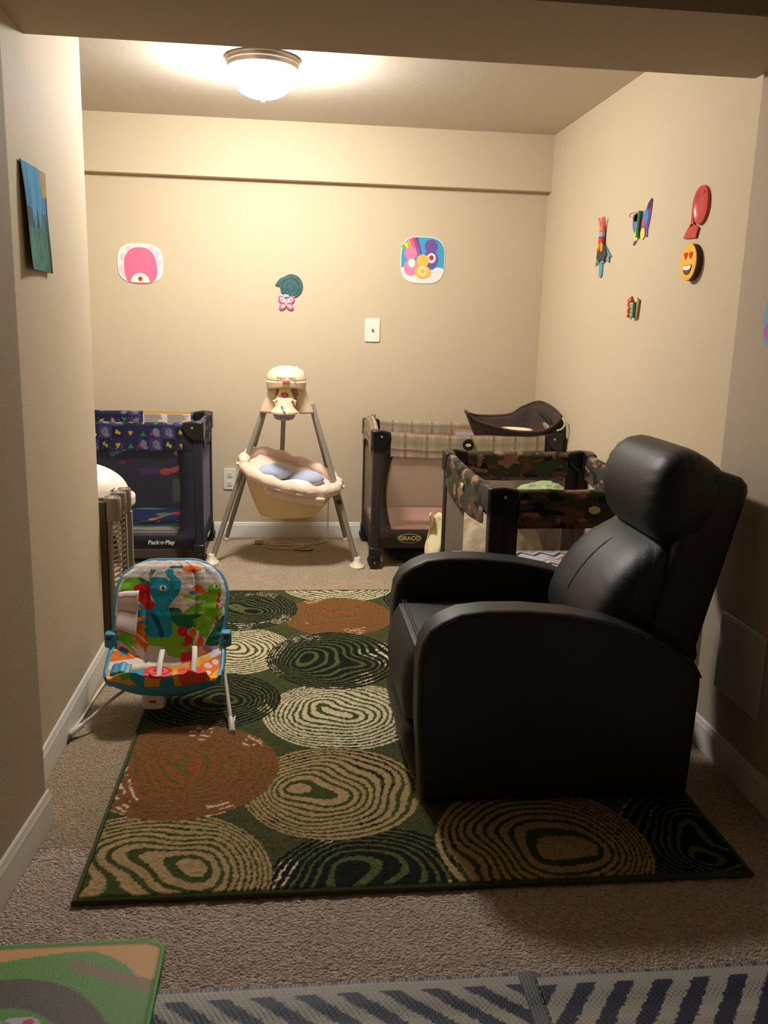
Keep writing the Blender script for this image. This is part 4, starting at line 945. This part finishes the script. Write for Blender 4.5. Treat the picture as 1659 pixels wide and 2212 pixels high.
# ------------------------------------------------------------ folded safety gate and white booster seat on the left
def gate():
    t = thing('safety_gate', 'folded grey plastic safety gate leaning by the end of the left wall', 'safety gate', (-.63, 3.2, 0))
    G = M('gate_grey', (150, 140, 124), .5); G2 = M('gate_dark', (84, 76, 66), .6)
    for i, (x, y, z) in enumerate(((-.635, 3.155, .618), (-.622, 3.205, .628), (-.610, 3.25, .632))):
        R_ = .030-.003*i
        prof = [(R_*.92, .0), (R_, .004), (R_, .078), (R_*.95, .084), (R_*.4, .088), (0, .090)]
        c = obj('hinge_cap', lathe(B(), prof, (x, y, z-.090), 28), G, t)
        bm = B()
        for k in range(12):
            a = 2*PI*k/12; tube(bm, [(x+R_*.25*math.cos(a), y+R_*.25*math.sin(a), z-.0015), (x+R_*.9*math.cos(a), y+R_*.9*math.sin(a), z-.004)], .0014, 5)
        obj('cap_ribs', bm, G, c)
        obj('post', box(B(), x+(.006 if i else -.030), x+(.026 if i else -.008), y-.014, y+.012, .01, z-.088), G, t, bevel=.004)
    obj('panel_frame', box(B(), -.69, -.655, 3.125, 3.15, .01, .60), G2, t, bevel=.004)
    obj('panel_frame', box(B(), -.652, -.640, 3.13, 3.17, .01, .53), G, t, bevel=.003)
    obj('panel_frame', box(B(), -.70, -.66, 3.16, 3.28, .54, .61), G, t, bevel=.004)
    # lattice of slanted bars between the posts
    for yy, s in ((3.185, 1), (3.215, -1)):
        bm = B()
        for k in range(26):
            z = .02+k*.020; tube(bm, [(-.648, yy, z), (-.602, yy, z+.032*s+(.0 if s > 0 else .032))], .0032, 6)
        obj('lattice', bm, M('gate_white', (206, 198, 184), .5), t)
gate()
def booster():
    t = thing('booster_seat', 'white plastic baby seat with a rounded back behind the grey gate', 'baby seat', (-.86, 3.6, .2))
    W_ = M('white_plastic', (238, 226, 212), .35)
    def sh(u, v):
        a = 2*PI*u; r = math.sin(v*PI/2); z = math.cos(v*PI/2)
        return (-.875+.215*r*math.cos(a), 3.60+.16*r*math.sin(a), .535+.13*z**1.0)
    bm = B(); grid(bm, sh, 48, 16, wrap_u=True); obj('seat_back', bm, W_, t, solid=.006, sharp=60)
    obj('tray', prism(B(), superell(-.87, 3.58, .222, .19, 3, 48), lambda a, b: (a, b, .505), lambda a, b: (a, b, .535)), W_, t, bevel=.010)
    obj('tray_lip', prism(B(), superell(-.72, 3.66, .075, .09, 2.5, 36), lambda a, b: (a, b, .475), lambda a, b: (a, b, .528)), W_, t, bevel=.014)
    obj('vent_slot', prism(B(), ellipse(0, 0, .010, .003, 14, rot=.6), lambda a, b: (-.700+a, 3.50, .575+b), lambda a, b: (-.700+a, 3.46, .575+b)), M('label_ink', (0,)*3), t)
    for sx in (-1, 1):
        for sy in (-1, 1): obj('leg', tube(B(), [(-.87+sx*.12, 3.60+sy*.10, .505), (-.87+sx*.19, 3.60+sy*.15, .0)], .014, 10), W_, t)
booster()

# ------------------------------------------------------------ wall plates
OV = M('outlet_ivory', (226, 220, 206), .4); SLOT = M('slot_dark', (50, 44, 38), .6)
t = thing('wall_outlet', 'ivory duplex wall outlet low between the navy playpen and the swing', 'outlet', (-.347, YB, .285))
obj('plate', prism(B(), superell(-.347, .347, .0355, .0615, 14, 60), lambda a, b: (a, YB, b), lambda a, b: (a, YB-.007, b)), OV, t, bevel=.002)
for dz in (.026, -.026):
    s = obj('socket', prism(B(), superell(-.347, .347+dz, .017, .0145, 3, 32), lambda a, b: (a, YB-.006, b), lambda a, b: (a, YB-.010, b)), OV, t, bevel=.001)
    bm = B(); box(bm, -.355, -.3525, YB-.0108, YB-.009, .347+dz+.000, .347+dz+.009); box(bm, -.3415, -.339, YB-.0108, YB-.009, .347+dz+.000, .347+dz+.009)
    prism(bm, ellipse(-.347, .347+dz-.007, .003, .003, 10), lambda a, b: (a, YB-.009, b), lambda a, b: (a, YB-.0108, b))
    obj('slots', bm, SLOT, s)
t = thing('cable_plate', 'white wall plate with a cable jack high on the back wall', 'wall plate', (.459, YB, 1.145))
obj('plate', prism(B(), superell(.459, 1.21, .043, .0655, 12, 60), lambda a, b: (a, YB, b), lambda a, b: (a, YB-.008, b)), M('plate_white', (238, 230, 218), .35), t, bevel=.003)
obj('jack', lathe(B(), [(.0065, 0), (.0065, .010), (.004, .010), (.002, .004), (0, .004)], (.459, YB-.008, 1.212), 16, Matrix.Rotation(PI/2, 4, 'X')), M('zinc', (0,)*3), t)
bm = B()
for dz in (.048, -.048): prism(bm, ellipse(.459, 1.21+dz, .003, .003, 12), lambda a, b: (a, YB-.007, b), lambda a, b: (a, YB-.0095, b))
obj('screw', bm, OV, t)
t = thing('access_panel', 'white square access panel low on the right hall wall behind the recliner', 'access panel', (HX, 2.19, .222))
obj('panel', box(B(), HX-.010, HX, 2.068, 2.31, .224, .460), M('panel_white', (206, 200, 196), .45), t, bevel=.003)
obj('panel_rim', box(B(), HX-.013, HX-.009, 2.075, 2.303, .446, .453), M('panel_white', (0,)*3), t, bevel=.001)

# ------------------------------------------------------------ things stuck on the walls
def relief(name, plane, items, parent=None, rough=.75):
    """items: (polygon, colour, depth0, depth1) in one mesh with a colour per piece"""
    bm = B(); mats = []; cols = []
    for poly, c, d0, d1 in items:
        if c not in cols: cols.append(c); mats.append(M('paper_%d_%d_%d' % c, c, rough))
        k = cols.index(c); n0 = len(bm.faces)
        prism(bm, poly, lambda a, b: plane(a, b, d0), lambda a, b: plane(a, b, d1))
        bm.faces.ensure_lookup_table()
        for f in bm.faces[n0:]: f.material_index = k
    return obj(name, bm, mats, parent, sharp=30)
def onback(xc, zc): return lambda a, b, d: Vector((xc+a, YB-d, zc+b))
def onright(yc, zc): return lambda a, b, d: Vector((XR-d, yc-a, zc+b))
def blob(pts, n=5): return sp2(pts, n)
E_ = ellipse
# pink paper cut-out, its printed figure replaced by plain round shapes
pl = onback(-.815, 1.532)
out = superell(0, 0, .121, .104, 3.0, 60)
it = [(out, (238, 224, 218), .001, .004)]
for cx, cy, r in ((-.09, .03, .018), (-.10, -.03, .017), (.085, .05, .02), (.098, .005, .016), (.06, .078, .014), (-.06, .075, .014), (-.085, -.06, .014)): it.append((E_(cx, cy, r, r*1.1), (226, 196, 208), .004, .0045))
it.append((blob([(-.080, -.070), (-.084, .02), (-.05, .072), (.0, .084), (.05, .072), (.082, .02), (.088, -.060), (.05, -.1025), (-.05, -.1025)]), (212, 108, 142), .004, .0048))
it.append((E_(-.002, -.1005, .050, .050, 30, a0=0, a1=PI), (240, 226, 214), .005, .0055)); it.append((E_(-.002, -.082, .012, .012), (196, 40, 50), .0055, .006)); 
tag(relief('paper_cutout', pl, it), 'round pink and white paper cut-out on the left of the back wall', 'paper cut-out')
# rainbow cut-out with plain coloured discs
pl = onback(.733, 1.602)
out = superell(0, 0, .125, .126, 3.2, 60)
sky = lambda c: c
it = [(superell(0, 0, .1255, .1265, 3.2, 60), (236, 226, 222), .001, .004)]
it.append(([(x, max(y, -.052)) for x, y in superell(0, 0, .1215, .1225, 3.2, 60)], (58, 158, 200), .004, .0045))
it.append((blob([(-.118, -.045), (-.095, -.038), (-.05, -.050), (0, -.045), (.05, -.055), (.08, -.038), (.116, -.044), (.113, -.056), (0, -.06), (-.113, -.056)]), (238, 228, 226), .0045, .005))
for i, c in enumerate(((110, 60, 140), (196, 44, 110), (226, 90, 120), (236, 156, 60), (232, 206, 60), (120, 170, 70))):
    x = -.030-i*.0155; it.append(([(x, .1205-max(0, i-2)*.012), (x-.0155, .1195-max(0, i-1)*.012), (x-.0155+.030+i*.001, -.0+.03), (x+.032, .0)], c, .0045, .0052))
it += [(E_(-.070, .035, .034, .036, 30), (226, 130, 170), .005, .0062), (E_(-.066, -.040, .040, .046, 30), (226, 130, 170), .005, .0060), (E_(-.062, -.018, .020, .024), (238, 228, 222), .006, .0068),
       (E_(.045, .075, .036, .038, 30), (112, 78, 158), .005, .0062), (E_(.045, .005, .042, .050, 30), (112, 78, 158), .005, .0060), (E_(.048, .012, .025, .027), (238, 228, 222), .006, .0068), (E_(.048, .014, .013, .014), (190, 36, 80), .0066, .0074),
       (E_(.0, -.005, .034, .036, 30), (232, 184, 86), .006, .0074), (E_(.0, -.064, .046, .036, 30), (232, 184, 86), .006, .0072), (E_(.0, -.060, .024, .026), (240, 214, 176), .0072, .0080), (E_(.0, -.060, .012, .013), (230, 184, 60), .0078, .0086)]
tag(relief('paper_cutout', pl, it), 'rounded sky blue paper cut-out with a rainbow, right side of the back wall', 'paper cut-out')
# teal paper-plate snail with a butterfly below
t = thing('paper_plate_spiral', 'dark teal painted paper plate spiral above a pink butterfly', 'paper craft', (-.022, YB, 1.37))
TP = M('teal_paint', (44, 86, 88), .45, var=(30, .35), bump=(60, .002))
pp = [(.003+.062*math.cos(a), 1.438+.064*math.sin(a)) for a in np.linspace(-2.45, 2.2, 40)]
pp = [(x, z) for x, z in pp]+[(-.060, 1.478), (-.080, 1.456), (-.088, 1.438), (-.064, 1.434), (-.062, 1.43), (-.054, 1.40)]
bm = prism(B(), pp, lambda a, b: (a, YB-.001, b), lambda a, b: (a, YB-.010, b)); obj('plate', bm, TP, t, bevel=.003)
bm = B(); tube(bm, [(-.002+.046*math.cos(a), YB-.010, 1.436+.046*math.sin(a)) for a in np.linspace(0, 2*PI, 41)[:-1]], .0028, 8, closed=True); tube(bm, [(-.003+.022*math.cos(a), YB-.010, 1.433+.022*math.sin(a)) for a in np.linspace(0, 2*PI, 31)[:-1]], .0024, 8, closed=True)
obj('plate_ridge', bm, TP, t)
t = thing('butterfly_cutout', 'pink paper butterfly cut-out below the teal spiral on the back wall', 'paper cut-out', (-.025, YB, 1.32))
def wing(cx, cz, rx, rz, rot, c, d0, d1): return (E_(cx, cz, rx, rz, 26, rot=rot), c, d0, d1)
it = []
for s in (-1, 1):
    it += [wing(s*.024, .018, .026, .018, s*.75, (196, 166, 190), .010, .012), wing(s*.020, -.018, .023, .016, -s*.55, (196, 166, 190), .010, .012),
           wing(s*.023, .018, .0235, .0155, s*.75, (204, 66, 124), .012, .013), wing(s*.020, -.018, .0205, .0135, -s*.55, (204, 66, 124), .012, .013),
           wing(s*.021, .017, .018, .0105, s*.75, (240, 214, 222), .013, .014), wing(s*.019, -.017, .015, .009, -s*.55, (232, 168, 190), .013, .014), wing(s*.023, .018, .008, .004, s*.75, (120, 110, 140), .014, .0145),
           (E_(s*.007, .040, .007, .009), (166, 196, 206), .010, .012)]
relief('wings', onback(-.026, 1.345), it, t)
relief('body', onback(-.026, 1.345), [(E_(0, .002, .005, .018), (214, 190, 84), .014, .017)], t)
# feathered puppet on a blue stick
t = thing('stick_puppet', 'paper craft with red top, black skirt and blue stick on right wall', 'paper craft', (XR, 4.08, 1.49))
pl = onright(4.055, 1.61)
relief('stick', pl, [(blob([(-.022, -.06), (.016, -.06), (.016, -.11), (.006, -.124), (-.010, -.124), (-.022, -.11)], 3), (92, 148, 166), .002, .006)], t)
relief('feather_skirt', pl, [([(-.072, -.055), (-.030, .02), (.03, .02), (.125, -.040), (.10, -.04), (.105, -.066), (.05, -.045), (.035, -.062), (-.03, -.058), (-.04, -.066), (-.05, -.05), (-.068, -.072)], (116, 140, 150), .004, .008),
       ([(-.052, -.035), (-.040, .0), (-.024, .025), (.026, .028), (.070, -.01), (.080, -.03), (.045, -.055), (.015, -.045), (-.02, -.055), (-.035, -.045)], (58, 58, 52), .008, .014)], t)
relief('collar', pl, [([(-.050, -.01), (-.034, .03), (-.018, .05), (-.010, .02), (-.012, -.012), (-.025, .012), (-.034, -.012)], (232, 152, 48), .014, .018), ([(.0, .02), (.006, .06), (.02, .03), (.034, .01), (.03, -.01), (.016, -.014), (.006, .0)], (232, 152, 48), .014, .018)], t)
relief('body', pl, [([(-.020, .03), (.026, .03), (.026, .055), (-.020, .055)], (190, 44, 40), .008, .020), ([(-.020, .052), (.026, .052), (.024, .078), (-.018, .078)], (146, 158, 186), .008, .020), ([(-.018, .076), (.024, .076), (.022, .10), (-.016, .10)], (222, 110, 104), .008, .020)], t)
bm = B()
for a0, a1 in ((-.014, -.034), (.002, .004), (.016, .034)): tube(bm, smooth_path([pl(a0, .095, .014), pl((a0+a1)/2, .118, .016), pl(a1, .140, .020)], 5), [.007]*3+[.0055]*3+[.004]*5, 8)
obj('hair_strands', bm, M('salmon_foam', (222, 104, 96), .8), t)
# purple butterfly craft
t = thing('butterfly_craft', 'purple foam butterfly craft with green body and yellow lower wings', 'paper craft', (XR, 3.64, 1.60))
pl = onright(3.625, 1.677)
it = [(blob([(-.085, .040), (-.040, .045), (.0, .02), (.03, .03), (.062, .072), (.100, .088), (.102, .05), (.092, .0), (.080, -.03), (.082, -.058), (.05, -.05), (.02, -.05), (-.01, -.05), (-.045, -.078), (-.066, -.075), (-.045, -.05), (-.070, -.02), (-.085, .0)], 3), (104, 62, 132), .001, .003)]
relief('wings', pl, it, t)
for s in (-1, 1):
    relief('wing_spot', pl, [(E_(s*.048, .012 if s < 0 else .018, .028, .034, 24, rot=-s*.2), (64, 130, 186), .003, .004), (E_(s*.030, .002, .014, .018), (206, 78, 66), .004, .005)], t)
    relief('lower_wing', pl, [(E_(s*.032, -.040, .022, .024, 24, rot=s*.5), (228, 208, 74), .003, .0045)], t)
relief('wing_tip', pl, [(blob([(.062, .070), (.098, .090), (.096, .060), (.074, .050)], 3), (56, 36, 66), .003, .004), (blob([(-.080, .038), (-.03, .046), (-.02, .028), (-.06, .014)], 3), (70, 30, 60), .003, .004)], t)
obj('body', tube(B(), smooth_path([pl(.004, .052, .010), pl(0, .02, .010), pl(-.004, -.02, .010), pl(-.004, -.052, .010)], 5), .0085, 10), M('green_pompom', (62, 140, 84), .9, bump=(120, .004)), t)
obj('antenna', tube(B(), smooth_path([pl(-.02, .046, .012), pl(-.07, .052, .014), pl(-.10, .044, .016), pl(-.085, .036, .016)], 5), .0022, 6), M('orange_pipe_cleaner', (206, 110, 80), .9), t)
# red plate fish
t = thing('paper_plate_fish', 'shiny red paper plate fish craft high on the right wall', 'paper craft', (XR, 3.08, 1.58))
pl = onright(3.078, 1.672); RD = M('red_gloss_paint', (190, 40, 36), .3, var=(20, .15))
def plate(bm, plf, cx, cz, r, ry, d0, dep):
    rings = []
    for rr_, d in ((1.0, .0), (.98, .004), (.80, .002), (.74, -.0), (.3, .0)):
        rings.append([bm.verts.new(plf(cx+r*rr_*math.cos(2*PI*k/40), cz+ry*rr_*math.sin(2*PI*k/40), d0+d*dep)) for k in range(40)])
    for A, Bq in zip(rings, rings[1:]):
        for k in range(40): bm.faces.new((A[k], A[(k+1) % 40], Bq[(k+1) % 40], Bq[k]))
    bm.faces.new(rings[-1]); b2 = [bm.verts.new(plf(cx+r*math.cos(2*PI*k/40), cz+ry*math.sin(2*PI*k/40), .001)) for k in range(40)]
    for k in range(40): bm.faces.new((rings[0][k], b2[k], b2[(k+1) % 40], rings[0][(k+1) % 40]))
    bm.faces.new(b2[::-1])
bm = B(); plate(bm, pl, .008, .012, .056, .066, .007, 1); obj('plate', bm, RD, t)
bm = B(); prism(bm, [(-.060, .028)]+[(.002+.066*math.cos(a), .006+.072*math.sin(a)) for a in np.linspace(2.6, 1.2, 10)]+[(.018, .05), (-.02, .055), (-.044, .03), (-.050, -.01), (-.036, -.048), (-.060, -.056)], lambda a, b: pl(a, b, .004), lambda a, b: pl(a, b, .009)); obj('spiral_strip', bm, RD, t)
bm = B(); prism(bm, [(-.064, -.045), (-.026, -.050), (.002, -.062), (-.012, -.096), (-.115, -.090)][0:5], lambda a, b: pl(a, b, .003), lambda a, b: pl(a, b, .009)); obj('tail', bm, RD, t)
# smiling plate
t = thing('smiley_plate', 'yellow smiling face plate with red heart eyes under the red fish', 'paper craft', (XR, 3.093, 1.43))
pl = onright(3.093, 1.492)
bm = B(); prism(bm, E_(0, 0, .064, .064, 44), lambda a, b: pl(a, b, .003), lambda a, b: pl(a, b, .022)); obj('plate_back', bm, M('brown_card', (74, 46, 34), .8), t, bevel=.002)
bm = B(); prism(bm, E_(0, 0, .064, .064, 44), lambda a, b: pl(a, b, .022), lambda a, b: pl(a, b, .026)); obj('face', bm, M('yellow_paper', (238, 178, 44), .5), t, bevel=.0015)
def heart(cx, cy, r): return [(cx+r*.0625*16*math.sin(a)**3, cy+r*.0625*(13*math.cos(a)-5*math.cos(2*a)-2*math.cos(3*a)-math.cos(4*a))) for a in np.linspace(0, 2*PI, 26)[:-1]]
for s in (-1, 1): relief('eye', pl, [(heart(s*.020, .024, .014), (196, 44, 40), .026, .028)], t)
relief('mouth', pl, [([(.036*math.cos(a), -.010+.034*math.sin(a)) for a in np.linspace(PI, 2*PI, 20)], (80, 66, 30), .026, .0275), ([(-.032, -.012), (.032, -.012), (.028, -.024), (0, -.028), (-.028, -.024)], (240, 232, 222), .0275, .029)], t)
# little foam flowers
t = thing('flower_craft', 'small foam craft with red flowers and a teal strip, lowest on the right wall', 'paper craft', (XR, 3.64, 1.29))
pl = onright(3.615, 1.343)
relief('backing', pl, [([(-.055, -.03), (.02, -.045), (.03, .04), (-.02, .045), (-.045, .03)], (214, 196, 160), .002, .006)], t)
relief('strip', pl, [([(.004, -.042), (.036, -.040), (.036, .022), (.004, .020)], (70, 140, 120), .006, .022)]+[([(.008, z), (.032, z), (.032, z+.005), (.008, z+.005)], (196, 196, 110), .022, .0235) for z in (-.032, -.016, 0, .012)], t)
for cx, cz, c in ((-.036, -.026, (206, 70, 40)), (-.034, -.002, (206, 70, 40)), (-.040, .022, (206, 90, 60)), (-.014, .030, (190, 50, 60)), (-.008, .014, (206, 60, 40))):
    fl = [(cx+(.013+.004*math.cos(5*a))*math.cos(a), cz+(.013+.004*math.cos(5*a))*math.sin(a)) for a in np.linspace(0, 2*PI, 30)[:-1]]
    f_ = relief('flower', pl, [(fl, c, .010, .016), (E_(cx, cz, .005, .005, 12), (236, 190, 70), .016, .019)], t)
relief('side_tab', pl, [([(.036, -.045), (.050, -.045), (.060, .030), (.044, .036), (.036, .02)], (150, 128, 84), .002, .010)], t)
# blue and pink card on the hall wall
pl = lambda a, b, d: Vector((HX-d, 2.200-a, 1.285+b))
tag(relief('paper_cutout', pl, [(superell(0, 0, .075, .068, 4, 40), (120, 178, 206), .001, .004), (E_(.0, -.028, .066, .036, 30), (206, 104, 176), .004, .006), (E_(.01, .022, .030, .026, 30), (206, 104, 176), .004, .006)]), 'blue and pink paper cut-out on the right hall wall at the frame edge', 'paper cut-out')

# ------------------------------------------------------------ painting on the left wall
def painting():
    U, V = np.meshgrid(np.linspace(0, 1, 110), np.linspace(0, 1, 160))
    Y = 2.362+.232*U+.004*V; Z = 1.622-.262*V-.0*U
    D = .003+.016*(1-U)**2*V+.004*V*U**3
    X = XL+D+.002*np.sin(V*5+U*3); Y = Y+.012*(1-U)**2*V
    st = vnoise(U*1, V*.16, .055, 51); st2 = vnoise(U, V*.25, .03, 52)
    sky = np.array(lin((76, 158, 204))); deep = np.array(lin((40, 104, 158))); grn = np.array(lin((78, 128, 112))); dk = np.array(lin((34, 60, 50)))
    m = np.clip((st-.35)*2, 0, 1)[..., None]; col = sky*(1-m)+deep*m
    h = (V > .52+.08*(st2-.5)*3); g = np.clip((st2-.3)*1.6, 0, 1)[..., None]; cg = grn*(1-g)+dk*g*.8+grn*.2*g; col[h] = cg[h]
    mid = (np.abs(V-.5) < .09) & (st > .55); col[mid] = lin((40, 70, 80))
    sand = (U > .70+.25*V*1.6) & (V < .26); col[sand] = lin((178, 146, 88)); e = (U > .93) & (V > .24) & (V < .6); col[e] = lin((30, 60, 120)); e = (U > .90) & (V > .6); col[e] = lin((28, 64, 46))
    e = U < .03; col[e] = lin((40, 46, 40))
    o = npgrid('painting', np.stack([X, Y, Z], -1), col, M('acrylic_paint', (255, 255, 255), .85, vc=True, spec=.1), solid=.0015)
    tag(o, 'curling blue and green painted paper hanging on the left wall', 'painting')
painting()
